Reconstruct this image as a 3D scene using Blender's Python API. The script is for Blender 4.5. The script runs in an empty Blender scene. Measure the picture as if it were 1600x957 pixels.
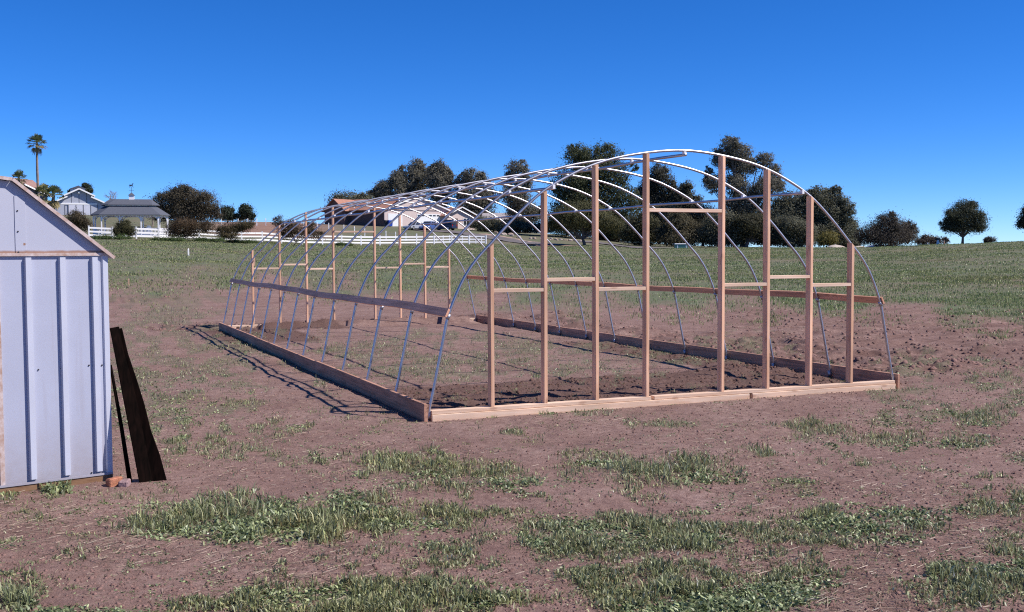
import bpy, math, random
import numpy as np
from mathutils import Vector

random.seed(7)
RNG = np.random.default_rng(7)
SC = bpy.context.scene
COL = SC.collection

# ------------------------------------------------------------------ camera
CAM = np.array([-3.497, -10.377, 1.683])
YAW, PIT, ROL = 0.40468, -0.04991, -0.0051
FPX = 1686.9                      # focal length in photo pixels (photo 1600 wide)
f3 = np.array([math.sin(YAW)*math.cos(PIT), math.cos(YAW)*math.cos(PIT), math.sin(PIT)])
r0 = np.array([math.cos(YAW), -math.sin(YAW), 0.0]); u0 = np.cross(r0, f3)
r3 = math.cos(ROL)*r0 + math.sin(ROL)*u0
u3 = -math.sin(ROL)*r0 + math.cos(ROL)*u0
cam_d = bpy.data.cameras.new('camera')
cam = bpy.data.objects.new('camera', cam_d); COL.objects.link(cam)
cam_d.sensor_width = 36.0; cam_d.lens = 36.0*FPX/1600.0
cam_d.clip_start = 0.1; cam_d.clip_end = 3000
from mathutils import Matrix
m = Matrix(((r3[0], u3[0], -f3[0], CAM[0]), (r3[1], u3[1], -f3[1], CAM[1]), (r3[2], u3[2], -f3[2], CAM[2]), (0, 0, 0, 1)))
cam.matrix_world = m
SC.camera = cam

# ------------------------------------------------------------------ sky, sun, exposure
SUN = Vector((0.856, -0.53, 1.03)).normalized()
SUN_EL = math.asin(SUN.z); SUN_AZ = math.atan2(SUN.x, SUN.y)      # azimuth clockwise from +Y
world = bpy.data.worlds.new("World"); SC.world = world; world.use_nodes = True
wn = world.node_tree; wn.nodes.clear()
sky = wn.nodes.new('ShaderNodeTexSky'); sky.sky_type = 'NISHITA'; sky.sun_disc = False
sky.sun_elevation = SUN_EL; sky.sun_rotation = SUN_AZ
sky.air_density = 1.0; sky.dust_density = 0.0; sky.ozone_density = 10.0; sky.altitude = 4500
hsv = wn.nodes.new('ShaderNodeHueSaturation'); hsv.inputs['Saturation'].default_value = 1.16
hsv.inputs['Hue'].default_value = 0.507
bg = wn.nodes.new('ShaderNodeBackground'); bg.inputs['Strength'].default_value = 0.121
wo = wn.nodes.new('ShaderNodeOutputWorld')
wn.links.new(sky.outputs[0], hsv.inputs['Color']); wn.links.new(hsv.outputs[0], bg.inputs['Color'])
wn.links.new(bg.outputs[0], wo.inputs['Surface'])
sun_d = bpy.data.lights.new('sun', 'SUN'); sun_d.energy = 5.0; sun_d.angle = math.radians(0.5); sun_d.color = (1.0, 0.93, 0.86)
sun = bpy.data.objects.new('sun', sun_d); COL.objects.link(sun)
sun.rotation_euler = (-SUN).to_track_quat('-Z', 'Y').to_euler(); sun.location = (60, -30, 80)
SC.view_settings.view_transform = 'Standard'; SC.view_settings.look = 'None'
SC.view_settings.exposure = 0.45; SC.view_settings.gamma = 1.0; SC.view_settings.use_curve_mapping = False
SC.cycles.max_bounces = 6; SC.cycles.diffuse_bounces = 3; SC.cycles.glossy_bounces = 3
SC.cycles.transparent_max_bounces = 8; SC.cycles.use_denoising = False; SC.cycles.filter_width = 1.15; SC.cycles.sample_clamp_indirect = 3.0

# ------------------------------------------------------------------ material helpers
def mat(name, color, rough=0.8, metal=0.0, var=0.0, vscale=3.0, bump=0.0, bscale=40.0, col2=None, stretch=(1, 1, 1), spec=0.3, attr=False, trans=0.0):
    M = bpy.data.materials.new(name); M.use_nodes = True
    nt = M.node_tree; b = nt.nodes['Principled BSDF']
    b.inputs['Roughness'].default_value = rough; b.inputs['Metallic'].default_value = metal
    b.inputs['Specular IOR Level'].default_value = spec
    c = (*color, 1)
    b.inputs['Base Color'].default_value = c
    tc = nt.nodes.new('ShaderNodeTexCoord'); mp = nt.nodes.new('ShaderNodeMapping')
    mp.inputs['Scale'].default_value = stretch
    nt.links.new(tc.outputs['Object'], mp.inputs[0])
    if var > 0 or col2:
        n = nt.nodes.new('ShaderNodeTexNoise'); n.inputs['Scale'].default_value = vscale; n.inputs['Detail'].default_value = 6; n.inputs['Roughness'].default_value = 0.65
        nt.links.new(mp.outputs[0], n.inputs['Vector'])
        r = nt.nodes.new('ShaderNodeMapRange'); r.inputs['From Min'].default_value = 0.3; r.inputs['From Max'].default_value = 0.7
        nt.links.new(n.outputs['Fac'], r.inputs['Value'])
        mx = nt.nodes.new('ShaderNodeMix'); mx.data_type = 'RGBA'
        c2 = col2 if col2 else tuple(max(0, q*(1-var)) for q in color)
        c1 = color if col2 else tuple(min(1, q*(1+var)) for q in color)
        mx.inputs['A'].default_value = (*c1, 1); mx.inputs['B'].default_value = (*c2, 1)
        nt.links.new(r.outputs[0], mx.inputs['Factor'])
        out = mx.outputs['Result']
        if attr:
            a = nt.nodes.new('ShaderNodeAttribute'); a.attribute_name = 'tint'
            m2 = nt.nodes.new('ShaderNodeMix'); m2.data_type = 'RGBA'; m2.blend_type = 'MULTIPLY'; m2.inputs['Factor'].default_value = 1
            nt.links.new(out, m2.inputs['A']); nt.links.new(a.outputs['Color'], m2.inputs['B']); out = m2.outputs['Result']
        nt.links.new(out, b.inputs['Base Color'])
    elif attr:
        a = nt.nodes.new('ShaderNodeAttribute'); a.attribute_name = 'tint'
        nt.links.new(a.outputs['Color'], b.inputs['Base Color'])
    if bump > 0:
        n = nt.nodes.new('ShaderNodeTexNoise'); n.inputs['Scale'].default_value = bscale; n.inputs['Detail'].default_value = 5
        nt.links.new(mp.outputs[0], n.inputs['Vector'])
        bp = nt.nodes.new('ShaderNodeBump'); bp.inputs['Strength'].default_value = bump; bp.inputs['Distance'].default_value = 0.02
        nt.links.new(n.outputs['Fac'], bp.inputs['Height']); nt.links.new(bp.outputs[0], b.inputs['Normal'])
    if trans > 0:
        o = nt.nodes['Material Output']; t = nt.nodes.new('ShaderNodeBsdfTranslucent'); ms = nt.nodes.new('ShaderNodeMixShader')
        ms.inputs[0].default_value = trans
        src = b.inputs['Base Color'].links[0].from_socket if b.inputs['Base Color'].links else None
        if src: nt.links.new(src, t.inputs[0])
        else: t.inputs[0].default_value = c
        nt.links.new(b.outputs[0], ms.inputs[1]); nt.links.new(t.outputs[0], ms.inputs[2]); nt.links.new(ms.outputs[0], o.inputs['Surface'])
    return M

def wood(name, light, dark, axis, rough=0.75, knots=True):
    """fir lumber: long grain along the given axis, growth rings across, a few knots"""
    M = bpy.data.materials.new(name); M.use_nodes = True
    nt = M.node_tree; b = nt.nodes['Principled BSDF']; b.inputs['Roughness'].default_value = rough; b.inputs['Specular IOR Level'].default_value = 0.2
    tc = nt.nodes.new('ShaderNodeTexCoord'); mp = nt.nodes.new('ShaderNodeMapping')
    s = [38, 38, 38]; s['xyz'.index(axis)] = 1.6; mp.inputs['Scale'].default_value = s
    nt.links.new(tc.outputs['Object'], mp.inputs[0])
    n = nt.nodes.new('ShaderNodeTexNoise'); n.inputs['Scale'].default_value = 1.0; n.inputs['Detail'].default_value = 5; n.inputs['Distortion'].default_value = 0.6
    nt.links.new(mp.outputs[0], n.inputs['Vector'])
    r = nt.nodes.new('ShaderNodeValToRGB'); r.color_ramp.elements[0].position = 0.34; r.color_ramp.elements[1].position = 0.68
    r.color_ramp.elements[0].color = (*dark, 1); r.color_ramp.elements[1].color = (*light, 1)
    nt.links.new(n.outputs['Fac'], r.inputs[0])
    # board to board and along-the-board variation
    n2 = nt.nodes.new('ShaderNodeTexNoise'); n2.inputs['Scale'].default_value = 1.3; n2.inputs['Detail'].default_value = 3
    nt.links.new(tc.outputs['Object'], n2.inputs['Vector'])
    mr = nt.nodes.new('ShaderNodeMapRange'); mr.inputs['From Min'].default_value = 0.3; mr.inputs['From Max'].default_value = 0.7
    mr.inputs['To Min'].default_value = 0.8; mr.inputs['To Max'].default_value = 1.12
    nt.links.new(n2.outputs['Fac'], mr.inputs['Value'])
    mx = nt.nodes.new('ShaderNodeMix'); mx.data_type = 'RGBA'; mx.blend_type = 'MULTIPLY'; mx.inputs['Factor'].default_value = 1
    nt.links.new(r.outputs[0], mx.inputs['A']); nt.links.new(mr.outputs[0], mx.inputs['B'])
    out = mx.outputs['Result']
    oi = nt.nodes.new('ShaderNodeObjectInfo'); ov = nt.nodes.new('ShaderNodeMapRange'); ov.inputs['To Min'].default_value = .80; ov.inputs['To Max'].default_value = 1.10
    nt.links.new(oi.outputs['Random'], ov.inputs['Value'])
    mo = nt.nodes.new('ShaderNodeMix'); mo.data_type = 'RGBA'; mo.blend_type = 'MULTIPLY'; mo.inputs['Factor'].default_value = 1
    nt.links.new(out, mo.inputs['A']); nt.links.new(ov.outputs[0], mo.inputs['B']); out = mo.outputs['Result']
    if knots:
        mp2 = nt.nodes.new('ShaderNodeMapping'); s2 = [9, 9, 9]; s2['xyz'.index(axis)] = 3.2; mp2.inputs['Scale'].default_value = s2
        nt.links.new(tc.outputs['Object'], mp2.inputs[0])
        v = nt.nodes.new('ShaderNodeTexVoronoi'); v.inputs['Scale'].default_value = 1.0
        nt.links.new(mp2.outputs[0], v.inputs['Vector'])
        kr = nt.nodes.new('ShaderNodeMapRange'); kr.inputs['From Min'].default_value = 0.09; kr.inputs['From Max'].default_value = 0.2
        kr.inputs['To Min'].default_value = 0.5; kr.inputs['To Max'].default_value = 0.0
        nt.links.new(v.outputs['Distance'], kr.inputs['Value'])
        m3 = nt.nodes.new('ShaderNodeMix'); m3.data_type = 'RGBA'; m3.inputs['B'].default_value = (dark[0]*0.45, dark[1]*0.35, dark[2]*0.3, 1)
        nt.links.new(kr.outputs[0], m3.inputs['Factor']); nt.links.new(out, m3.inputs['A']); out = m3.outputs['Result']
    nt.links.new(out, b.inputs['Base Color'])
    bp = nt.nodes.new('ShaderNodeBump'); bp.inputs['Strength'].default_value = 0.25; bp.inputs['Distance'].default_value = 0.004
    nt.links.new(n.outputs['Fac'], bp.inputs['Height']); nt.links.new(bp.outputs[0], b.inputs['Normal'])
    return M

# ------------------------------------------------------------------ mesh helpers
class MB:
    def __init__(s): s.v = []; s.f = []
    def add(s, vs, fs):
        o = len(s.v); s.v += [tuple(float(c) for c in p) for p in vs]; s.f += [tuple(i+o for i in f) for f in fs]
    def hexa(s, p):   # 8 corners: bottom ring 0-3, top ring 4-7
        s.add(p, [(3, 2, 1, 0), (4, 5, 6, 7), (0, 1, 5, 4), (1, 2, 6, 5), (2, 3, 7, 6), (3, 0, 4, 7)])
    def frame_box(s, o, ex, ey, ez):
        o, ex, ey, ez = [np.array(q, float) for q in (o, ex, ey, ez)]
        s.hexa([o, o+ex, o+ex+ey, o+ey, o+ez, o+ex+ez, o+ex+ey+ez, o+ey+ez])
    def box(s, x0, x1, y0, y1, z0, z1): s.frame_box((x0, y0, z0), (x1-x0, 0, 0), (0, y1-y0, 0), (0, 0, z1-z0))
    def bar(s, p, q, w, h, up=(0, 0, 1)):
        p = np.array(p, float); q = np.array(q, float); a = q-p; a /= np.linalg.norm(a)
        sd = np.cross(a, up); sd /= np.linalg.norm(sd); uu = np.cross(sd, a)
        c = [(-w/2, -h/2), (w/2, -h/2), (w/2, h/2), (-w/2, h/2)]
        s.hexa([p+sd*i+uu*j for i, j in c]+[q+sd*i+uu*j for i, j in c])
    def tube(s, pts, rad, n=8, cap=True):
        pts = np.array(pts, float); k = len(pts)
        if np.isscalar(rad): rad = [rad]*k
        t = np.gradient(pts, axis=0); t /= np.linalg.norm(t, axis=1)[:, None]+1e-12
        ref = np.array([0, 0, 1.0]) if abs(t[0][2]) < 0.9 else np.array([1.0, 0, 0])
        vs = []; prev = None
        for i in range(k):
            a = np.cross(t[i], ref) if prev is None else prev - t[i]*np.dot(prev, t[i])
            a /= np.linalg.norm(a)+1e-12; b = np.cross(t[i], a); prev = a
            for j in range(n):
                an = 2*math.pi*j/n; vs.append(pts[i]+rad[i]*(a*math.cos(an)+b*math.sin(an)))
        fs = [(i*n+j, i*n+(j+1) % n, (i+1)*n+(j+1) % n, (i+1)*n+j) for i in range(k-1) for j in range(n)]
        if cap: fs += [tuple(range(n-1, -1, -1)), tuple((k-1)*n+j for j in range(n))]
        s.add(vs, fs)
    def prism(s, poly, ex):   # poly: 3-D outline, extruded by ex
        n = len(poly); p = [np.array(q, float) for q in poly]; ex = np.array(ex, float)
        s.add(p+[q+ex for q in p], [tuple(range(n-1, -1, -1)), tuple(range(n, 2*n))]+[(i, (i+1) % n, n+(i+1) % n, n+i) for i in range(n)])
    def build(s, name, material, parent=None, smooth=False, bevel=0.0, fix=True):
        return mesh_obj(name, np.array(s.v, float), s.f, material, parent, smooth, bevel, fix)

ORG = {}
def mesh_obj(name, v, f, material, parent=None, smooth=False, bevel=0.0, fix=True):
    org = ORG[parent.name] if parent is not None else None
    me = bpy.data.meshes.new(name)
    if org is None:
        org = np.array([0.0, 0, 0]); loc = org
    else: loc = np.zeros(3)
    vv = np.asarray(v, float)-org
    me.from_pydata([tuple(q) for q in vv], [], f)
    if fix:
        import bmesh
        bm = bmesh.new(); bm.from_mesh(me); bmesh.ops.recalc_face_normals(bm, faces=bm.faces); bm.to_mesh(me); bm.free()
    me.materials.append(material)
    if smooth: me.polygons.foreach_set('use_smooth', [True]*len(me.polygons))
    o = bpy.data.objects.new(name, me); COL.objects.link(o)
    if parent is not None: o.parent = parent
    ORG[o.name] = org
    if bevel > 0:
        b = o.modifiers.new('edge', 'BEVEL'); b.width = bevel; b.segments = 1; b.limit_method = 'ANGLE'
    return o

def big_mesh(name, V, faces_by_n, material, parent=None, tint=None, smooth=False):
    """fast numpy mesh: faces_by_n = [(n, int array (k,n)), ...]; tint = per-vertex rgb"""
    org = ORG[parent.name] if parent is not None else np.zeros(3)
    V = np.asarray(V, np.float32)-org.astype(np.float32)
    me = bpy.data.meshes.new(name)
    loops = np.concatenate([a.reshape(-1) for n, a in faces_by_n]).astype(np.int32)
    tot = np.concatenate([np.full(len(a), n) for n, a in faces_by_n]).astype(np.int32)
    st = np.concatenate([[0], np.cumsum(tot)[:-1]]).astype(np.int32)
    me.vertices.add(len(V)); me.vertices.foreach_set('co', V.reshape(-1))
    me.loops.add(len(loops)); me.loops.foreach_set('vertex_index', loops)
    me.polygons.add(len(tot)); me.polygons.foreach_set('loop_start', st); me.polygons.foreach_set('loop_total', tot)
    if smooth: me.polygons.foreach_set('use_smooth', np.ones(len(tot), bool))
    if tint is not None:
        a = me.attributes.new('tint', 'FLOAT_COLOR', 'POINT')
        a.data.foreach_set('color', np.concatenate([tint, np.ones((len(tint), 1))], 1).astype(np.float32).reshape(-1))
    me.update(calc_edges=True); me.validate()
    me.materials.append(material)
    o = bpy.data.objects.new(name, me); COL.objects.link(o)
    if parent is not None: o.parent = parent
    ORG[o.name] = org
    return o

def tag(o, label, cat, group=None):
    o['label'] = label; o['category'] = cat
    if group: o['group'] = group
    return o
def thing(name, loc, label, cat, group=None):
    o = bpy.data.objects.new(name, None); COL.objects.link(o); o.location = tuple(float(c) for c in loc)
    o.empty_display_size = 0.3
    ORG[o.name] = np.array(loc, float); return tag(o, label, cat, group)

# ------------------------------------------------------------------ noise
def vnoise(x, y, seed):
    r = np.random.default_rng(seed); T = r.random((256, 256))
    xi = np.floor(x).astype(int); yi = np.floor(y).astype(int); fx = x-xi; fy = y-yi
    fx = fx*fx*(3-2*fx); fy = fy*fy*(3-2*fy)
    g = lambda a, b: T[a & 255, b & 255]
    return (g(xi, yi)*(1-fx)+g(xi+1, yi)*fx)*(1-fy)+(g(xi, yi+1)*(1-fx)+g(xi+1, yi+1)*fx)*fy
def fbm(x, y, seed, octv=4, gain=0.5):
    a = 1; s = 0; t = 0
    for i in range(octv):
        s = s+a*vnoise(x*2**i+17*i, y*2**i-9*i, seed+i); t += a; a *= gain
    return s/t

# ------------------------------------------------------------------ terrain
fw2 = np.array([math.sin(YAW), math.cos(YAW)]); rt2 = np.array([math.cos(YAW), -math.sin(YAW)])
hy = lambda c: 398.4-0.00512*c
TAB = {-400: [(112, 369), (220, 333), (300, 328)], 60: [(114, 371), (140, 367), (220, 336), (300, 327)], 140: [(116, 372), (140, 370), (220, 337), (300, 329)],
       200: [(117, 373.5), (138, 371), (215, 339), (300, 331)], 300: [(122, 376), (145, 372), (200, 351), (260, 347)],
       400: [(130, 379.5), (150, 372), (200, 347.5), (260, 347.5)], 500: [(140, 383), (155, 377), (200, 351), (260, 350)],
       600: [(147, 384), (162, 378), (200, 353), (260, 350)], 700: [(152, 383), (168, 376), (200, 357.5), (260, 352)],
       760: [(155, 382.5), (170, 376), (200, 362), (260, 355)], 850: [(150, 386.5), (167, 380), (200, 368), (260, 365)],
       920: [(145, 387), (167, 381), (200, 373), (260, 371)], 1000: [(150, 389), (180, 384), (230, 380)], 1130: [(150, 388), (180, 386.5), (240, 386)],
       1340: [(150, 387), (167, 387), (205, 388.5)], 1400: [(140, 385.5), (155, 386.5), (205, 391)], 1470: [(128, 382), (142, 383), (205, 391)],
       1600: [(118, 377.5), (130, 379), (205, 389)], 2000: [(108, 372), (120, 374), (205, 386)]}
_cols = sorted(TAB); _D = np.arange(0, 701.0)
_Z = []
for c in _cols:
    ds = [0, 30]; zs = [0, 0]
    for dd, yy in TAB[c]: ds.append(dd); zs.append(CAM[2]+(hy(c)-yy)*dd/FPX)
    z = np.interp(_D, ds, zs); k = np.exp(-0.5*(np.arange(-9, 10)/3.5)**2); k /= k.sum()
    _Z.append(np.convolve(np.pad(z, 9, mode='edge'), k, 'valid'))
_Z = np.array(_Z); _cols = np.array(_cols, float)
def terrain(x, y):
    x = np.asarray(x, float); y = np.asarray(y, float)
    dx = x-CAM[0]; dy = y-CAM[1]; d = dx*fw2[0]+dy*fw2[1]; l = dx*rt2[0]+dy*rt2[1]
    c = np.clip(800+FPX*l/np.maximum(d, 5.0), _cols[0], _cols[-1])
    d = np.clip(d, 0, 699)
    i = np.clip(np.searchsorted(_cols, c, side='right')-1, 0, len(_cols)-2)
    t = (c-_cols[i])/(_cols[i+1]-_cols[i]); t = t*t*(3-2*t)
    j = np.floor(d).astype(int); g = d-j
    z = (_Z[i, j]*(1-g)+_Z[i, j+1]*g)*(1-t)+(_Z[i+1, j]*(1-g)+_Z[i+1, j+1]*g)*t
    return z
def at(col, d):
    """point on the ground at bearing col and depth d metres"""
    p = CAM[:2]+fw2*d+rt2*d*(col-800)/FPX
    return np.array([p[0], p[1], float(terrain(p[0], p[1]))])
def alt(y, col, d): return CAM[2]+(hy(col)-y)*d/FPX      # altitude seen at row y at that distance
def to_px(x, y, z=0.0):
    v = np.stack([x-CAM[0], y-CAM[1], np.zeros_like(x)+z-CAM[2]], -1); w = v@f3
    return 800+FPX*(v@r3)/w, 478.5-FPX*(v@u3)/w

W = 6.1; BAY = 1.1875; L = BAY*12

# layout of grass patches: (centre col, row, half width, half height, density, blade height)
PATCH = [(400, 815, 215, 40, 1.0, .13), (545, 800, 120, 34, .9, .11), (690, 812, 130, 22, .8, .08), (250, 800, 60, 22, .6, .08),
         (690, 745, 170, 26, .75, .09), (640, 725, 90, 26, .7, .11), (800, 748, 60, 20, .9, .10), (990, 735, 150, 26, .8, .09), (1060, 740, 100, 28, .8, .12),
         (930, 712, 70, 12, .7, .06), (960, 838, 190, 42, 1.0, .07), (1050, 840, 110, 34, 1.0, .08), (860, 862, 60, 18, .6, .05), (1215, 830, 90, 26, .8, .06),
         (1330, 830, 130, 36, .85, .09), (1420, 815, 80, 24, .9, .1), (1180, 870, 60, 14, .6, .05), (1560, 845, 70, 24, .5, .05), (1520, 795, 36, 18, .9, .09),
         (1590, 790, 30, 30, .6, .06), (700, 868, 52, 26, .9, .07), (640, 888, 22, 8, .7, .05), (740, 850, 40, 10, .5, .04), (600, 940, 260, 34, .85, .08),
         (860, 925, 170, 22, .6, .05), (480, 945, 100, 22, .8, .08), (1000, 910, 200, 26, .8, .07), (1090, 945, 180, 30, 1.0, .09), (1250, 915, 90, 36, .7, .06),
         (1530, 915, 120, 44, .85, .08), (1590, 900, 60, 60, .8, .08), (300, 945, 70, 14, .7, .06), (120, 965, 220, 18, .7, .06), (40, 930, 40, 26, .7, .1), (20, 900, 30, 10, .4, .04),
         (90, 765, 24, 14, .9, .16), (10, 772, 22, 12, .7, .1), (150, 765, 26, 10, .4, .06), (215, 775, 60, 10, .5, .05), (40, 812, 40, 16, .6, .06), (20, 855, 36, 10, .6, .05),
         (120, 840, 60, 12, .35, .04), (210, 885, 14, 8, .7, .05), (345, 915, 14, 7, .6, .04), (110, 918, 14, 7, .6, .05),
         (275, 700, 26, 18, .8, .09), (330, 705, 40, 20, .55, .08), (300, 720, 60, 14, .5, .05), (430, 690, 60, 14, .5, .06), (490, 715, 20, 12, .8, .07), (440, 712, 30, 14, .7, .06), (520, 705, 40, 14, .6, .06),
         (250, 655, 60, 34, .45, .08), (310, 640, 50, 30, .4, .08), (230, 600, 50, 26, .4, .08), (300, 585, 36, 16, .6, .09), (350, 655, 40, 20, .35, .06), (270, 560, 60, 14, .3, .06),
         (380, 530, 40, 14, .9, .1), (420, 548, 34, 12, .8, .09), (340, 540, 30, 12, .7, .08), (500, 600, 14, 10, .8, .09), (455, 575, 20, 10, .5, .07), (515, 615, 26, 8, .6, .07),
         (250, 470, 90, 40, .75, .12), (230, 430, 90, 24, .8, .12), (330, 450, 70, 30, .6, .1), (290, 505, 60, 12, .3, .06),
         (640, 555, 120, 26, .45, .08), (560, 545, 60, 14, .6, .09), (650, 590, 70, 12, .5, .08), (720, 560, 90, 24, .5, .08), (860, 570, 110, 22, .5, .08), (980, 570, 80, 14, .5, .08), (1100, 555, 90, 12, .4, .07),
         (600, 520, 60, 14, .4, .07), (520, 525, 50, 14, .3, .06), (440, 520, 12, 8, .8, .09), (740, 530, 60, 12, .5, .08), (830, 525, 70, 10, .5, .08), (1220, 572, 30, 10, .8, .11), (1290, 580, 30, 8, .7, .1), (1130, 555, 30, 10, .7, .1), (1345, 590, 20, 7, .5, .07),
         (855, 644, 16, 9, .9, .09), (920, 640, 40, 12, .8, .09), (980, 650, 40, 8, .4, .05), (770, 648, 10, 5, .7, .05), (800, 675, 22, 7, .9, .06), (1060, 665, 60, 8, .8, .06), (985, 660, 16, 10, .8, .08), (1175, 665, 50, 12, .5, .07),
         (1190, 708, 20, 10, .9, .1), (1240, 755, 50, 10, .8, .06), (1265, 772, 22, 8, .7, .06), (1345, 722, 20, 9, .7, .06), (1290, 680, 70, 16, .85, .08), (1380, 688, 80, 14, .8, .08), (1260, 665, 30, 14, .8, .09),
         (1380, 660, 60, 10, .6, .07), (1460, 650, 40, 8, .6, .07), (1535, 655, 50, 14, .8, .09), (1520, 692, 50, 14, .8, .09), (1590, 715, 40, 10, .7, .06), (1540, 580, 50, 14, .7, .1), (1460, 610, 60, 14, .4, .07), (1590, 610, 60, 20, .4, .07),
         (1150, 762, 40, 5, .3, .03), (1160, 800, 40, 10, .6, .06), (850, 690, 50, 6, .4, .05), (610, 665, 60, 5, .25, .04), (560, 700, 30, 8, .4, .06), (860, 755, 40, 10, .4, .05), (1400, 720, 30, 4, .2, .03)]
PATCH += [(c+k, y, rx, ry, a, h) for c, y, rx, ry, a, h in PATCH for k in (-1600, 1600) if y > 600 and ((c+k-rx > 1610 and c+k < 2150) or (c+k+rx < -10 and c+k > -450))]
def patch_density(px, py):
    """how much grass stands at a ground point, and how tall"""
    n1 = fbm(px/42, py/16, 301, 4); n2 = fbm(px/150+5, py/60, 311, 3)
    best = np.zeros_like(px); hh = np.full_like(px, .05)
    for cx, cy, rx, ry, s, h in PATCH:
        q = ((px-cx)/rx)**2+((py-cy)/ry)**2
        m = np.clip(1.25-q*0.9, 0, 1)*s
        hh = np.where(m > best, h, hh); best = np.maximum(best, m)
    n3 = fbm(px/13, py/5.5, 321, 3)
    near = np.clip(best*1.12+(n1-0.5)*1.7+(n3-.5)*1.1, 0, 1)*(best > 0.02)
    back = np.full_like(px, .16)
    for cx, cy, rx, ry, a in ((280, 590, 170, 130, .95), (260, 470, 150, 50, .9), (430, 690, 150, 60, .6), (680, 555, 230, 48, 1.05), (930, 560, 270, 40, .95), (1480, 610, 190, 75, .9), (1290, 690, 240, 50, .5), (1130, 545, 160, 25, .8), (760, 680, 420, 40, .3), (800, 830, 900, 120, .42), (520, 560, 120, 60, .6)):
        back = np.maximum(back, a*np.clip(1.6-1.5*(((px-cx)/rx)**2+((py-cy)/ry)**2), 0, 1))
    n4 = fbm(px/22, py/9, 331, 4)
    spread = np.clip((n4-.66+.28*back)*6, 0, 1)*np.clip(back*1.3, 0, .8)
    stray = np.clip((n3-0.49)*5, 0, 1)*np.clip((n1-.36)*4, 0, 1)*np.clip((n2-0.25)*4, 0, 1)*0.6*np.clip((1100-py)/300, .35, 1)
    near = np.maximum(np.maximum(near*best**0.5, stray), spread); hh = np.where(best < .05, .06, hh)
    return near, hh
def field_amount(x, y, px, py):
    """the green field beyond the worked ground: 0 bare .. 1 closed sward"""
    edge = np.interp(px, [-300, 170, 330, 520, 740, 900, 1100, 1300, 1450, 1600, 1900], [455, 458, 462, 468, 476, 492, 492, 495, 505, 522, 540])
    e = np.clip((edge+46*(fbm(px/60, py/22, 401, 4)-0.5)*2-py+10)/58, 0, 1)
    return e
TILL = [(3.4, 1.35, 3.1, 1.15), (0.45, 12.2, 0.9, 2.0), (5.6, 4.0, .45, 3.5), (1.2, 13.6, 1.4, 0.5)]
def tilled(x, y):
    m = np.zeros_like(x)
    for cx, cy, rx, ry in TILL:
        q = np.maximum(np.abs(x-cx)/rx, np.abs(y-cy)/ry)
        m = np.maximum(m, np.clip((1.12-q)*5, 0, 1))
    n = fbm(x*1.7, y*1.7, 77, 3)
    return np.clip(m*1.3-(n-.35)*0.9, 0, 1)*(m > 0)
def disturbed(x, y, px, py):
    """lumpy trench spoil round the far end and the right side"""
    a = np.exp(-((y-L-0.8)/1.3)**2)*(x > -1.5)*(x < 9)
    b = np.exp(-((x-7.6)/1.2)**2)*(y > 1)*(y < 16)
    c = np.exp(-(((x+3)*0.05+y-27)/0.7)**2)*(x > -9)*(x < 0.6)
    e = np.clip((py-470)/20, 0, 1)*np.clip((600-py)/40, 0, 1)*np.clip((px-1080)/100, 0, 1)
    return np.clip(a+b*0.8+c+e*0.7, 0, 1)
def micro(x, y, px, py):
    """height of the small bumps of the ground"""
    z = (fbm(x*0.7, y*0.7, 11, 3)-.5)*0.05+(fbm(x*3.1, y*3.1, 21, 3)-.5)*0.030+(fbm(x*11, y*11, 31, 2)-.5)*0.010
    t = tilled(x, y); z = z+t*((fbm(x*1.6, y*5.2, 41, 3)-.5)*0.085+(fbm(x*12, y*12, 45, 2)-.5)*0.035)
    q = disturbed(x, y, px, py); z = z+q*(np.clip(fbm(x*2.2, y*2.2, 51, 3)-.5, -.1, 1)*0.28+(fbm(x*7, y*7, 55, 2)-.5)*0.06)
    # keep it level where the frame and the shed stand
    inside = np.exp(-np.minimum(np.abs(y), 1)**2/0.02)*(x > -.3)*(x < W+.3)
    sides = np.maximum(np.exp(-np.minimum(np.abs(x), 1)**2/0.02), np.exp(-np.minimum(np.abs(x-W), 1)**2/0.02))*(y > -.3)*(y < L+.3)
    k = np.clip(np.maximum(inside, sides), 0, 1)
    d = np.hypot(x-CAM[0], y-CAM[1]); far = 1+np.clip((d-25)/60, 0, 1)*2
    heap = .15*np.exp(-((y-L+.13)/.13)**2)*np.clip((x-.75)/.2, 0, 1)*np.clip((W-.1-x)/.2, 0, 1)*(.75+.5*fbm(x*3, y*3, 61, 2))
    return z*far*(1-k*.85)-.030*k+heap
def ground_z(x, y):
    x = np.asarray(x, float); y = np.asarray(y, float)
    d = (x-CAM[0])*fw2[0]+(y-CAM[1])*fw2[1]
    t = terrain(x, y)
    px, py = to_px(np.where(d > 1, x, CAM[0]+fw2[0]*3), np.where(d > 1, y, CAM[1]+fw2[1]*3), t)
    return t+micro(x, y, px, py)
gz = lambda x, y: float(ground_z(np.array([x]), np.array([y]))[0])

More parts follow.
